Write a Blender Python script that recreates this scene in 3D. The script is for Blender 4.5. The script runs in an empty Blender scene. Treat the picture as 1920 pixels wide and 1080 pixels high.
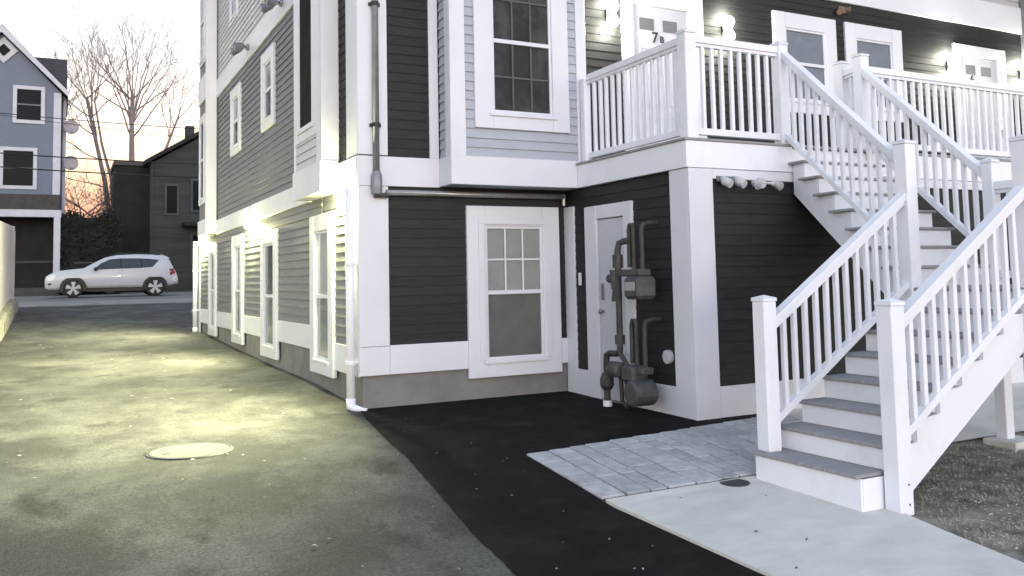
import bpy, math, random
from mathutils import Vector, Matrix
random.seed(7)
R = math.radians
scene = bpy.context.scene
col = scene.collection

# ------------------------------------------------------------------ camera
cam_d = bpy.data.cameras.new('camera'); cam = bpy.data.objects.new('camera', cam_d); col.objects.link(cam)
YAW, PITCH, ROLL = 0.4773426, 0.0700193, -0.0207377
fw = Vector((math.sin(YAW)*math.cos(PITCH), math.cos(YAW)*math.cos(PITCH), math.sin(PITCH)))
rt0 = Vector((math.cos(YAW), -math.sin(YAW), 0)); up0 = rt0.cross(fw)
rt = rt0*math.cos(ROLL) + up0*math.sin(ROLL); up = -rt0*math.sin(ROLL) + up0*math.cos(ROLL)
cam.matrix_world = Matrix(((rt.x, up.x, -fw.x, 0), (rt.y, up.y, -fw.y, 0), (rt.z, up.z, -fw.z, 1.5), (0, 0, 0, 1)))
cam_d.sensor_width = 36; cam_d.lens = 1634.37/1920*36; cam_d.shift_y = -131.72/1920
cam_d.clip_end = 2000; cam_d.clip_start = 0.05
scene.camera = cam

# ------------------------------------------------------------------ sky, sun, exposure
world = bpy.data.worlds.new('World'); scene.world = world; world.use_nodes = True
wn = world.node_tree.nodes; wl = world.node_tree.links
for n in list(wn): wn.remove(n)
sky = wn.new('ShaderNodeTexSky'); sky.sky_type = 'NISHITA'; sky.sun_disc = False
sky.sun_elevation = R(-1.5); sky.sun_rotation = R(190); sky.air_density = 1.0; sky.dust_density = 1.0; sky.ozone_density = 1.0
hs = wn.new('ShaderNodeHueSaturation'); hs.inputs['Saturation'].default_value = 0.72
bg = wn.new('ShaderNodeBackground'); bg.inputs['Strength'].default_value = 0.15
wo = wn.new('ShaderNodeOutputWorld')
tint = wn.new('ShaderNodeMix'); tint.data_type = 'RGBA'; tint.blend_type = 'MULTIPLY'; tint.inputs[0].default_value = 1; tint.inputs[7].default_value = (.91, .97, 1.06, 1)
wl.new(sky.outputs[0], hs.inputs['Color']); wl.new(hs.outputs[0], tint.inputs[6]); wl.new(tint.outputs[2], bg.inputs['Color']); wl.new(bg.outputs[0], wo.inputs[0])
sun_d = bpy.data.lights.new('sun', 'SUN'); sun_d.energy = 0.02; sun_d.angle = R(20); sun_d.color = (1, .9, .85)
sun = bpy.data.objects.new('sun', sun_d); col.objects.link(sun)
sun.rotation_euler = Vector((.17, math.cos(R(3)), -math.sin(R(3)))).to_track_quat('-Z', 'Y').to_euler()
scene.view_settings.view_transform = 'Standard'; scene.view_settings.look = 'None'
scene.view_settings.gamma = 1; scene.view_settings.exposure = 5.25
scene.view_settings.use_curve_mapping = False
scene.render.engine = 'CYCLES'; scene.cycles.use_denoising = True
scene.cycles.max_bounces = 6; scene.cycles.diffuse_bounces = 4; scene.cycles.glossy_bounces = 3
scene.cycles.transparent_max_bounces = 12; scene.cycles.sample_clamp_indirect = 6

# ------------------------------------------------------------------ materials
MATS = {}
def mat(name, c, rough=.6, c2=None, scale=3.0, amt=1.0, bump=0.0, bscale=60.0, metal=0.0, spec=.5, vary=0.0, detail=6, stretch=None, ramp=(.35, .65), coat=0):
    m = bpy.data.materials.new(name); m.use_nodes = True; nt = m.node_tree; N = nt.nodes; L = nt.links
    b = N['Principled BSDF']; b.inputs['Roughness'].default_value = rough; b.inputs['Metallic'].default_value = metal
    b.inputs['Specular IOR Level'].default_value = spec; b.inputs['Coat Weight'].default_value = coat
    geo = N.new('ShaderNodeNewGeometry'); mp = N.new('ShaderNodeMapping'); L.new(geo.outputs['Position'], mp.inputs['Vector'])
    if stretch: mp.inputs['Scale'].default_value = stretch
    out = None
    if c2 is not None:
        t = N.new('ShaderNodeTexNoise'); t.inputs['Scale'].default_value = scale; t.inputs['Detail'].default_value = detail; t.inputs['Roughness'].default_value = .62
        L.new(mp.outputs[0], t.inputs['Vector'])
        r = N.new('ShaderNodeValToRGB'); r.color_ramp.elements[0].position = ramp[0]; r.color_ramp.elements[1].position = ramp[1]
        r.color_ramp.elements[0].color = (*c, 1); r.color_ramp.elements[1].color = (*[a+(d-a)*amt for a, d in zip(c, c2)], 1)
        L.new(t.outputs['Fac'], r.inputs[0]); out = r.outputs[0]
    if vary > 0:
        oi = N.new('ShaderNodeObjectInfo'); mr = N.new('ShaderNodeMapRange'); mr.inputs['To Min'].default_value = 1-vary; mr.inputs['To Max'].default_value = 1+vary
        L.new(oi.outputs['Random'], mr.inputs['Value'])
        mx = N.new('ShaderNodeMix'); mx.data_type = 'RGBA'; mx.blend_type = 'MULTIPLY'; mx.inputs[0].default_value = 1
        if out is None: mx.inputs[6].default_value = (*c, 1)
        else: L.new(out, mx.inputs[6])
        L.new(mr.outputs[0], mx.inputs[7]); out = mx.outputs[2]
    if out is None: b.inputs['Base Color'].default_value = (*c, 1)
    else: L.new(out, b.inputs['Base Color'])
    if bump > 0:
        t2 = N.new('ShaderNodeTexNoise'); t2.inputs['Scale'].default_value = bscale; t2.inputs['Detail'].default_value = 4
        L.new(mp.outputs[0], t2.inputs['Vector'])
        bp = N.new('ShaderNodeBump'); bp.inputs['Strength'].default_value = bump; bp.inputs['Distance'].default_value = .01
        L.new(t2.outputs['Fac'], bp.inputs['Height']); L.new(bp.outputs[0], b.inputs['Normal'])
    MATS[name] = m
    return m
def emit(name, c, s):
    m = bpy.data.materials.new(name); m.use_nodes = True; nt = m.node_tree
    b = nt.nodes['Principled BSDF']; b.inputs['Base Color'].default_value = (.8, .8, .8, 1)
    b.inputs['Emission Color'].default_value = (*c, 1); b.inputs['Emission Strength'].default_value = s
    MATS[name] = m; return m
def glass(name, tint, fac):
    m = bpy.data.materials.new(name); m.use_nodes = True; nt = m.node_tree; N = nt.nodes; L = nt.links
    for n in list(N): N.remove(n)
    o = N.new('ShaderNodeOutputMaterial'); tr = N.new('ShaderNodeBsdfTransparent'); tr.inputs[0].default_value = (*tint, 1)
    gl = N.new('ShaderNodeBsdfGlossy'); gl.inputs['Roughness'].default_value = .06; gl.inputs['Color'].default_value = (.9, .9, .95, 1)
    fr = N.new('ShaderNodeFresnel'); fr.inputs['IOR'].default_value = fac
    mx = N.new('ShaderNodeMixShader'); dm = N.new('ShaderNodeMath'); dm.operation = 'MULTIPLY'; dm.inputs[1].default_value = .4; L.new(fr.outputs[0], dm.inputs[0]); L.new(dm.outputs[0], mx.inputs[0]); L.new(tr.outputs[0], mx.inputs[1]); L.new(gl.outputs[0], mx.inputs[2])
    L.new(mx.outputs[0], o.inputs[0]); MATS[name] = m; return m

WHITE = mat('white_trim', (.66, .675, .73), .45, (.615, .63, .685), 1.3, bump=.02, bscale=40, vary=.015)
VINYL = mat('white_vinyl', (.77, .785, .845), .42, (.66, .67, .71), 2.6, vary=.03, ramp=(.5, .85), detail=8)
CHAR = mat('charcoal_siding', (.018, .0185, .0195), .6, (.026, .0265, .0275), 5, bump=.15, bscale=30, vary=.10, spec=.22, stretch=(1, 1, 6))
GREY = mat('grey_siding', (.125, .13, .15), .6, (.15, .155, .175), 4, bump=.12, bscale=30, vary=.05, stretch=(1, 1, 6))
PALE = mat('pale_siding', (.34, .37, .43), .5, (.38, .41, .47), 4, bump=.08, bscale=30, vary=.03, stretch=(1, 1, 6))
LIGHTG = mat('light_grey_siding', (.46, .46, .49), .5, (.50, .50, .53), 4, bump=.08, bscale=30, vary=.03, stretch=(1, 1, 6))
FOUND = mat('foundation_concrete', (.155, .153, .15), .85, (.215, .212, .207), 2.2, bump=.35, bscale=25)
ASPH = mat('fresh_asphalt', (.0085, .0085, .009), .85, (.026, .026, .026), 2.4, bump=.8, bscale=130, spec=.1, ramp=(.47, .80), detail=14)
CONC = mat('walk_concrete', (.55, .53, .495), .85, (.67, .65, .61), 2.1, bump=.35, bscale=90, ramp=(.3, .62), detail=12, stretch=(1, 1.6, 1))
PAVER = mat('paver_stone', (.33, .335, .355), .88, (.46, .465, .485), 9, bump=.5, bscale=80, vary=.13, detail=9)
JOINT = mat('joint_sand', (.03, .03, .03), .95, (.06, .06, .06), 30)
LAWN = mat('lawn_soil', (.11, .10, .08), .95, (.29, .27, .225), 5, bump=.8, bscale=40)
GRASS = mat('dormant_grass', (.20, .185, .145), .8, (.44, .41, .34), 5)
LEAF = mat('dead_leaf', (.30, .27, .24), .8, (.62, .59, .55), 14)
TREAD = mat('grey_tread', (.24, .24, .255), .7, (.30, .30, .315), 6, bump=.15, bscale=90, stretch=(1, 6, 1))
STEEL = mat('grey_conduit', (.20, .20, .24), .4, (.27, .27, .31), 6, metal=.3)
GASP = mat('gas_pipe_grey', (.028, .029, .031), .6, (.055, .052, .05), 14)
GASM = mat('gas_meter_grey', (.045, .046, .048), .6, (.075, .075, .075), 12)
BLACK = mat('black_plastic', (.012, .012, .012), .5)
DOORW = mat('door_white', (.52, .535, .59), .45, (.48, .495, .55), 2)
BLINDG = mat('window_shade_grey', (.27, .28, .27), .8, (.32, .33, .32), 3)
SCREEN = mat('insect_screen', (.11, .112, .108), .8, (.15, .15, .145), 2.5)
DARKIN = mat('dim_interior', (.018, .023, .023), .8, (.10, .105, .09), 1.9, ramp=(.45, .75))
CURT = mat('curtain_blue_grey', (.17, .19, .24), .8, (.22, .24, .29), 3)
GLASS = glass('window_glass', (.95, .96, .96), 1.13)
MUNT = mat('dim_muntin', (.075, .08, .08), .6)
DSCREEN = mat('dark_screen', (.022, .023, .024), .9, (.03, .031, .031), 3, spec=.02)
IRON = mat('cast_iron', (.03, .03, .03), .6, (.06, .06, .06), 20)
MANH = mat('manhole_concrete', (.12, .118, .105), .85, (.185, .182, .165), 14, bump=.3, bscale=60)
LAMPW = emit('lamp_warm', (1, .97, .82), 2)
LAMPY = emit('flood_yellow', (1, 1, .66), 4)
BRASS = mat('satin_nickel', (.25, .25, .24), .35, metal=.8)

def driveway_mat():
    m = bpy.data.materials.new('old_asphalt'); m.use_nodes = True; nt = m.node_tree; N = nt.nodes; L = nt.links
    b = N['Principled BSDF']; b.inputs['Roughness'].default_value = .85; b.inputs['Specular IOR Level'].default_value = .2
    geo = N.new('ShaderNodeNewGeometry')
    def noise(sc, det, st=None, rough=.6):
        mp = N.new('ShaderNodeMapping'); L.new(geo.outputs['Position'], mp.inputs[0])
        if st: mp.inputs['Scale'].default_value = st
        t = N.new('ShaderNodeTexNoise'); t.inputs['Scale'].default_value = sc; t.inputs['Detail'].default_value = det; t.inputs['Roughness'].default_value = rough
        L.new(mp.outputs[0], t.inputs[0]); return t.outputs['Fac']
    def ramp(f, a, b_, p0, p1):
        r = N.new('ShaderNodeValToRGB'); r.color_ramp.elements[0].position = p0; r.color_ramp.elements[1].position = p1
        r.color_ramp.elements[0].color = (*a, 1); r.color_ramp.elements[1].color = (*b_, 1); L.new(f, r.inputs[0]); return r.outputs[0]
    def mix(f, a, b_, mode='MIX'):
        x = N.new('ShaderNodeMix'); x.data_type = 'RGBA'; x.blend_type = mode
        if isinstance(f, float): x.inputs[0].default_value = f
        else: L.new(f, x.inputs[0])
        for s, v in ((6, a), (7, b_)):
            if isinstance(v, tuple): x.inputs[s].default_value = (*v, 1)
            else: L.new(v, x.inputs[s])
        return x.outputs[2]
    base = ramp(noise(.9, 8), (.050, .050, .047), (.082, .082, .077), .35, .68)
    stain = ramp(noise(1.15, 9, (1, .8, 1), .68), (0, 0, 0), (1, 1, 1), .44, .72)       # pale worn streaks across the drive
    c1 = mix(stain, base, (.145, .145, .135))
    dark = ramp(noise(1.7, 7, (1, .7, 1), .65), (1, 1, 1), (0, 0, 0), .34, .46)
    c2 = mix(dark, c1, (.042, .042, .039))
    fine = ramp(noise(48, 5, None, .75), (.5, .5, .5), (1.5, 1.5, 1.5), .32, .68)
    c3 = mix(1.0, c2, fine, 'MULTIPLY')
    spk = ramp(noise(16, 2), (0, 0, 0), (1, 1, 1), .74, .80)
    L.new(mix(spk, c3, (.36, .36, .34)), b.inputs['Base Color'])
    bp = N.new('ShaderNodeBump'); bp.inputs['Strength'].default_value = .6; bp.inputs['Distance'].default_value = .012
    L.new(noise(120, 4), bp.inputs['Height']); L.new(bp.outputs[0], b.inputs['Normal'])
    MATS['old_asphalt'] = m; return m
DRIVE = driveway_mat()

# ------------------------------------------------------------------ mesh helpers
class MB:
    def __init__(s, o=(0, 0, 0)): s.v = []; s.f = []; s.o = Vector(o)
    def add(s, vs, fs):
        n = len(s.v); s.v += [tuple(Vector(p)-s.o) for p in vs]; s.f += [tuple(i+n for i in f) for f in fs]
    def box(s, x0, x1, y0, y1, z0, z1, c=0.0):
        if x0 > x1: x0, x1 = x1, x0
        if y0 > y1: y0, y1 = y1, y0
        if z0 > z1: z0, z1 = z1, z0
        if c <= 0 or min(x1-x0, y1-y0, z1-z0) < 2.2*c:
            s.add([(x0, y0, z0), (x1, y0, z0), (x1, y1, z0), (x0, y1, z0), (x0, y0, z1), (x1, y0, z1), (x1, y1, z1), (x0, y1, z1)],
                  [(0, 3, 2, 1), (4, 5, 6, 7), (0, 1, 5, 4), (1, 2, 6, 5), (2, 3, 7, 6), (3, 0, 4, 7)]); return
        lo = (x0, y0, z0); hi = (x1, y1, z1); vs = []; idx = {}
        for sx in (0, 1):
            for sy in (0, 1):
                for sz in (0, 1):
                    for a in range(3):
                        sg = (sx, sy, sz); p = []
                        for k in range(3):
                            e = (lo, hi)[sg[k]][k]
                            p.append(e if k == a else e + (c if sg[k] == 0 else -c))
                        idx[(sx, sy, sz, a)] = len(vs); vs.append(p)
        fs = []
        for a in range(3):
            b, d = (a+1) % 3, (a+2) % 3
            for sa in (0, 1):
                q = []
                for sb, sd in ((0, 0), (1, 0), (1, 1), (0, 1)):
                    k = [0, 0, 0]; k[a] = sa; k[b] = sb; k[d] = sd; q.append(idx[(*k, a)])
                fs.append(tuple(q if sa else q[::-1]))
        for a in range(3):
            b, d = (a+1) % 3, (a+2) % 3
            for sb in (0, 1):
                for sd in (0, 1):
                    def g(sa, ax):
                        k = [0, 0, 0]; k[a] = sa; k[b] = sb; k[d] = sd; return idx[(*k, ax)]
                    q = [g(0, b), g(1, b), g(1, d), g(0, d)]
                    fs.append(tuple(q if (sb != sd) else q[::-1]))
        for sx in (0, 1):
            for sy in (0, 1):
                for sz in (0, 1):
                    q = [idx[(sx, sy, sz, a)] for a in range(3)]
                    fs.append(tuple(q if (sx+sy+sz) % 2 else q[::-1]))
        s.add(vs, fs)
    def prism(s, poly, axis, a0, a1):
        """poly of 2-D points extruded along axis (0 x: poly (y,z); 1 y: poly (x,z); 2 z: poly (x,y))"""
        n = len(poly); vs = []
        for a in (a0, a1):
            for p, q in poly:
                vs.append((a, p, q) if axis == 0 else (p, a, q) if axis == 1 else (p, q, a))
        s.add(vs, [tuple(range(n))[::-1], tuple(range(n, 2*n))] + [(i, (i+1) % n, n+(i+1) % n, n+i) for i in range(n)])
    def bar(s, p0, p1, w, h):
        """rail with plumb ends: w across, h tall, centre line p0-p1"""
        p0, p1 = Vector(p0), Vector(p1); d = p1-p0; t = Vector((-d.y, d.x, 0)).normalized()*(w/2); u = Vector((0, 0, h/2))
        vs = []
        for p in (p0, p1): vs += [p-t-u, p+t-u, p+t+u, p-t+u]
        s.add(vs, [(0, 1, 2, 3), (7, 6, 5, 4), (0, 4, 5, 1), (1, 5, 6, 2), (2, 6, 7, 3), (3, 7, 4, 0)])
    def tube(s, pts, r, n=8, cap=True):
        pts = [Vector(p) for p in pts]; rs = r if isinstance(r, (list, tuple)) else [r]*len(pts)
        base = len(s.v); ref = None
        for i, p in enumerate(pts):
            d = (pts[min(i+1, len(pts)-1)]-pts[max(i-1, 0)]).normalized()
            if ref is None: ref = d.orthogonal().normalized()
            ref = (ref-d*ref.dot(d)); ref = ref.normalized() if ref.length > 1e-4 else d.orthogonal().normalized()
            q = d.cross(ref)
            for k in range(n):
                a = 2*math.pi*k/n; s.v.append(tuple(p+ref*math.cos(a)*rs[i]+q*math.sin(a)*rs[i]-s.o))
        for i in range(len(pts)-1):
            for k in range(n):
                a = base+i*n+k; b = base+i*n+(k+1) % n; s.f.append((a, b, b+n, a+n))
        if cap:
            s.f.append(tuple(base+k for k in range(n))[::-1]); s.f.append(tuple(base+(len(pts)-1)*n+k for k in range(n)))
    def sphere(s, c, r, n=12, m=8, sc=(1, 1, 1)):
        c = Vector(c); vs = []; fs = []
        for j in range(m+1):
            t = math.pi*j/m
            for k in range(n):
                a = 2*math.pi*k/n; vs.append((c.x+r*sc[0]*math.sin(t)*math.cos(a), c.y+r*sc[1]*math.sin(t)*math.sin(a), c.z+r*sc[2]*math.cos(t)))
        for j in range(m):
            for k in range(n): fs.append((j*n+k, (j+1)*n+k, (j+1)*n+(k+1) % n, j*n+(k+1) % n))
        s.add(vs, fs)
    def mesh(s, name, m):
        me = bpy.data.meshes.new(name); me.from_pydata(s.v, [], s.f); me.materials.append(m); me.validate(); return me
    def build(s, name, m, parent=None, smooth=False, loc=None):
        me = s.mesh(name, m)
        if smooth:
            for p in me.polygons: p.use_smooth = True
        o = bpy.data.objects.new(name, me); col.objects.link(o)
        if parent is not None: o.parent = parent
        if loc is not None: o.location = loc
        return o
def tag(o, label=None, cat=None, group=None, kind=None):
    if label: o['label'] = label
    if cat: o['category'] = cat
    if group: o['group'] = group
    if kind: o['kind'] = kind
    return o
def thing(name, loc, label, cat, group=None):
    o = bpy.data.objects.new(name, None); col.objects.link(o); o.location = loc; o.empty_display_size = .2
    return tag(o, label, cat, group)
def inst(name, me, parent, loc, rot=None):
    o = bpy.data.objects.new(name, me); col.objects.link(o); o.parent = parent; o.location = loc
    if rot: o.rotation_euler = rot
    return o
def pbox(name, m, parent, org, *a, c=.004):
    b = MB(org); b.box(*a, c=c); return b.build(name, m, parent)

# ------------------------------------------------------------------ terrain
YS = [-60, 0, 4, 5.5, 7.3, 9.87, 12, 15.3, 21, 23.2, 33, 37, 60, 600]
ZS = [-.35, -.28, -.24, -.195, 0, .03, .13, .17, .30, .35, .95, 1.13, 1.3, 3]
def zt(y):
    for i in range(len(YS)-1):
        if y <= YS[i+1]:
            t = (y-YS[i])/(YS[i+1]-YS[i]); return ZS[i]+(ZS[i+1]-ZS[i])*t
    return ZS[-1]
def sheet(name, m, rows, dz, kind='structure', thick=0.0):
    """rows: (y, x_left, x_right); follows the terrain, dz above it"""
    full = []
    ys = sorted(set([r[0] for r in rows] + [y for y in YS if rows[0][0] < y < rows[-1][0]]))
    for y in ys:
        for i in range(len(rows)-1):
            if rows[i][0] <= y <= rows[i+1][0]:
                t = (y-rows[i][0])/max(1e-9, rows[i+1][0]-rows[i][0])
                full.append((y, rows[i][1]+(rows[i+1][1]-rows[i][1])*t, rows[i][2]+(rows[i+1][2]-rows[i][2])*t)); break
    b = MB(); n = len(full)
    vs = []
    for y, a, c in full: vs += [(a, y, zt(y)+dz), (c, y, zt(y)+dz)]
    fs = [(2*i, 2*i+1, 2*i+3, 2*i+2) for i in range(n-1)]
    if thick:
        k = len(vs); vs += [(x, y, z-thick) for x, y, z in vs]
        for i in range(n-1): fs += [(2*i+2, 2*i+2+k, 2*i+k, 2*i), (2*i+1, 2*i+1+k, 2*i+3+k, 2*i+3)]
        fs += [(0, k, k+1, 1), (2*n-1, 2*n-1+k, 2*n-2+k, 2*n-2)]
    b.add(vs, fs); o = b.build(name, m); o['kind'] = kind; return o
sheet('ground', LAWN, [(-60, -300, 300), (600, -300, 300)], -.02)
sheet('driveway', DRIVE, [(-20, -3.2, 2.1), (4, -3.2, 2.34), (5.75, -3.2, 2.54), (7.7, -3.2, 2.73), (9.23, -3.2, 2.97), (9.9, -3.2, 3.12), (12, -1.2, 3.12), (23.3, -1.2, 3.12), (26, -1.3, 3.35), (29, -1.4, 3.6), (32.4, -1.5, 4.1)], -.006)
er = random.Random(2)
def ragged(rows, step=.06, amp=.007):
    out = []
    for (a, b) in zip(rows[:-1], rows[1:]):
        n = max(1, int((b[0]-a[0])/step)) if b[0] > 3 else 1
        for i in range(n):
            t = i/n; out.append((a[0]+(b[0]-a[0])*t, a[1]+(b[1]-a[1])*t+er.uniform(-amp, amp), a[2]+(b[2]-a[2])*t))
    return out+[rows[-1]]
sheet('asphalt_apron', ASPH, ragged([(-20, 2.0, 3.64), (4, 2.30, 3.64), (5.65, 2.50, 3.64), (5.66, 2.50, 6.95), (7.29, 2.67, 6.95), (7.31, 2.67, 5.95), (7.7, 2.71, 5.95), (9.23, 2.95, 5.95), (9.9, 3.08, 5.95)]), 0.0)
FLAT = mat('street_asphalt', (.15, .145, .13), .85, (.21, .20, .185), 1.5, bump=.3, bscale=60)
SWALK = mat('sidewalk_concrete', (.22, .21, .19), .85, (.30, .285, .26), 1.8)
sheet('sidewalk', SWALK, [(32.4, -60, 60), (34.4, -60, 60)], .02, thick=.1)
sheet('road', FLAT, [(34.5, -120, 120), (42.5, -120, 120)], -.004)
kb = MB(); kb.box(-60, 60, 34.4, 34.52, .9, zt(34.4)+.03); k_ = kb.build('kerb', SWALK); k_['kind'] = 'structure'
sheet('path', CONC, [(-6, 3.62, 4.6), (3.3, 3.64, 5.05), (4.37, 3.64, 5.33), (4.40, 3.64, 5.42), (5.62, 3.65, 5.42)], .02, thick=.12)
sheet('concrete_pad', CONC, [(5.7, 6.9, 17), (7.3, 6.9, 17)], .004)
# control joints in the walk (thin recessed-looking sawn lines as shallow ridges of sand)
# ------------------------------------------------------------------ pavers
pv = sheet('paver_patio', JOINT, [(5.64, 3.64, 6.9), (6.86, 3.63, 6.9), (7.14, 6.85, 6.9)], .005)
rng = random.Random(3)
x = 3.635; nx = 0
while x < 6.85:
    w = rng.choice((.17, .23, .23, .28)); w = min(w, 6.9-x)
    y = 5.655; top = 6.86+.087*(x-3.61)
    while y < top-.03:
        ln = rng.choice((.12, .18, .24, .24, .30)); ln = min(ln, top-y)
        if top-(y+ln) < .07: ln = top-y
        h = .022+rng.uniform(-.003, .004); g = .010
        b = MB((x+w/2, y+ln/2, 0))
        y0, y1, x0, x1 = y+g, y+ln-g, x+g, x+w-g; ch = .006
        z0, z1 = zt(y0), zt(y1)
        vs = []
        for (yy, zz) in ((y0, z0), (y1, z1)):
            for xx in (x0, x1): vs.append((xx, yy, zz-.03))
        for (yy, zz) in ((y0, z0), (y1, z1)):
            for xx in (x0, x1): vs.append((xx, yy, zz+h-ch))
        for (yy, zz, s) in ((y0+ch, z0, 1), (y1-ch, z1, -1)):
            for xx in (x0+ch, x1-ch): vs.append((xx, yy, zz+h))
        fs = []
        for k in (0, 4): fs += [(k, k+1, k+5, k+4), (k+1, k+3, k+7, k+5), (k+3, k+2, k+6, k+7), (k+2, k, k+4, k+6)]
        fs.append((8, 9, 11, 10)); b.add(vs, fs)
        b.build('paver', PAVER, pv, loc=(x+w/2, y+ln/2, 0))
        y += ln
    x += w

# ------------------------------------------------------------------ the house
HO = Vector((3.1, 9.87, 0))
house = thing('apartment_house', HO, 'three storey apartment house with charcoal and grey clapboards and white trim', 'house')
XW, YF, X1, Y2, ZB = 3.1, 9.87, 5.9, 7.3, 2.64
def wall(name, m, *a):
    return pbox(name, m, house, HO, *a, c=0)
w_front = wall('front_wall', CHAR, 3.1, 6.1, YF, YF+.2, .42, ZB)
w_side = wall('side_wall', GREY, XW, XW+.2, YF+.2, 23.2, .59, 9)
w_upper = wall('upper_front_wall', CHAR, 3.1, 16.1, YF, YF+.2, ZB, 9)
w_bay = wall('bay_wall', PALE, 4.13, 6.0, 9.5, YF, ZB, 9)
w_meter = wall('porch_side_wall', CHAR, X1, X1+.2, Y2+.2, YF, -.1, ZB)
w_porch = wall('porch_front_wall', CHAR, X1, 16.1, Y2, Y2+.2, -.15, ZB)
w_sbay = wall('side_bay_wall', LIGHTG, 2.88, XW, 10.68, 12.06, ZB, 9)
w_fbay = wall('far_bay_wall', GREY, 2.86, XW, 20.3, 21.5, ZB, 9)
wall('rear_wall', GREY, 3.3, 16.1, 23.0, 23.2, 0, 9); wall('end_wall', GREY, 15.9, 16.1, Y2+.2, 23, -.2, 9)
rf = pbox('roof', CHAR, house, HO, 2.6, 16.5, 9.2, 23.6, 9.0, 9.3)
f = MB(HO); f.box(3.125, 5.9, YF+.025, YF+.2, -.5, .415); f.build('foundation', FOUND, house)
f = MB(HO); f.box(3.125, 3.3, YF+.2, 23.18, -.3, .585); f.build('foundation', FOUND, house)

class Sum: pass
COUNT = [0]
stuff = {}
def siding(parent, m, face, plane, u0, u1, z0, z1, holes=(), single=True, e=.115):
    lip = .014 if m is CHAR else .022
    """wedge clapboards. face 'y': wall faces -y at y=plane, u is x; face 'x': wall faces -x at x=plane, u is y"""
    z = z0
    while z < z1-.02:
        h = min(e, z1-z); cuts = [(u0, u1)]
        for (a, b_, za, zb) in holes:
            if za < z+h*.5 < zb:
                nc = []
                for (p, q) in cuts:
                    if b_ <= p or a >= q: nc.append((p, q)); continue
                    if a-p > .02: nc.append((p, a))
                    if q-b_ > .02: nc.append((b_, q))
                cuts = nc
        for (p, q) in cuts:
            lo, hi = plane-lip, plane-.005
            prof = [(plane, z), (lo, z), (lo, z+.006), (hi, z+h), (plane, z+h)]
            if face == 'y':
                if single:
                    b = MB((p, plane, z)); b.prism(prof[::-1], 0, p, q)
                else:
                    b = stuff.setdefault((parent.name, m.name), MB(HO)); b.prism(prof[::-1], 0, p, q)
            else:
                if single:
                    b = MB((plane, p, z)); b.prism(prof, 1, p, q)
                else:
                    b = stuff.setdefault((parent.name, m.name), MB(HO)); b.prism(prof, 1, p, q)
            if single:
                loc = Vector((p, plane, z) if face == 'y' else (plane, p, z))-HO
                b.build('clapboard', m, parent, loc=loc); COUNT[0] += 1
        z += e

def board(name, *a, c=.005, m=None): return pbox(name, m or WHITE, house, HO, *a, c=c)

# window: casing frame + sash + panes.  face 'y' or 'x'
def window(face, plane, u0, u1, z0, z1, cw=.23, sashz=None, grid=None, inner=None, inner2=None, proud=.05, top_w=None, bot_w=None, lowgrid=None, glassm=None):
    tw = top_w or cw; bw = bot_w or cw*.85
    b = MB(HO)
    def B(mb, a, b_, d0, d1, za, zb, c=.005):
        if face == 'y': mb.box(a, b_, plane-d1, plane-d0, za, zb, c=c)
        else: mb.box(plane-d1, plane-d0, a, b_, za, zb, c=c)
    B(b, u0, u0+cw, 0, proud, z0, z1); B(b, u1-cw, u1, 0, proud, z0, z1)
    B(b, u0+cw, u1-cw, 0, proud-.003, z1-tw, z1); B(b, u0+cw, u1-cw, 0, proud-.003, z0, z0+bw)
    w = b.build('window', WHITE, house)
    gi0, gi1, gz0, gz1 = u0+cw, u1-cw, z0+bw, z1-tw
    s = MB(HO); t = .035
    B(s, gi0-.05, gi1+.05, proud, proud+.02, gz0-.045, gz0-.005, c=.003)
    s.build('sill', WHITE, w)
    s = MB(HO); B(s, gi0, gi0+t, .004, .032, gz0, gz1, c=.003); B(s, gi1-t, gi1, .004, .032, gz0, gz1, c=.003)
    B(s, gi0+t, gi1-t, .004, .031, gz1-t, gz1, c=.003); B(s, gi0+t, gi1-t, .004, .031, gz0, gz0+t, c=.003)
    sz = sashz or (gz0+gz1)/2
    B(s, gi0+t, gi1-t, .004, .036, sz-.025, sz+.025, c=.003); s.build('sash', WHITE, w)
    for (za, zb, im, gr) in ((sz+.025, gz1-t, inner or DARKIN, grid), (gz0+t, sz-.025, inner2 or inner or DARKIN, lowgrid)):
        k = MB(HO); B(k, gi0+t, gi1-t, .0015, .004, za, zb, c=0); k.build('shade', im, w)
        k = MB(HO); B(k, gi0+t, gi1-t, .014, .018, za, zb, c=0); k.build('pane', GLASS if im is not BLACK else DSCREEN, w)
        if gr:
            gm = MB(HO); nx_, nz_ = gr; mw = .011
            for i in range(1, nx_):
                uu = gi0+t+(gi1-gi0-2*t)*i/nx_; B(gm, uu-mw, uu+mw, .019, .026, za, zb, c=0)
            for i in range(1, nz_):
                zz = za+(zb-za)*i/nz_
                B(gm, gi0+t, gi1-t, .0195, .0255, zz-mw, zz+mw, c=0)
            gm.build('muntin', WHITE if gr is grid and glassm is None else MUNT, w)
    return w

# --- front, first storey
siding(w_front, CHAR, 'y', YF, 3.44, X1, .75, ZB, holes=[(4.47, 5.75, .29, 2.41)])
board('skirt_board', 3.44, 4.45, YF-.03, YF, .41, .75); board('skirt_board', 5.77, X1-.03, YF-.03, YF, .40, .72)
board('corner_board', 3.07, 3.44, YF-.034, YF, .745, ZB-.01); board('skirt_board', 3.07, 3.438, YF-.034, YF, .41, .741); board('corner_board', 3.066, XW, YF, 10.33, .40, ZB-.02)
window('y', YF, 4.45, 5.77, .29, 2.42, cw=.25, sashz=1.335, grid=(3, 2), inner=BLINDG, inner2=SCREEN, top_w=.25, bot_w=.21)
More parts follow.
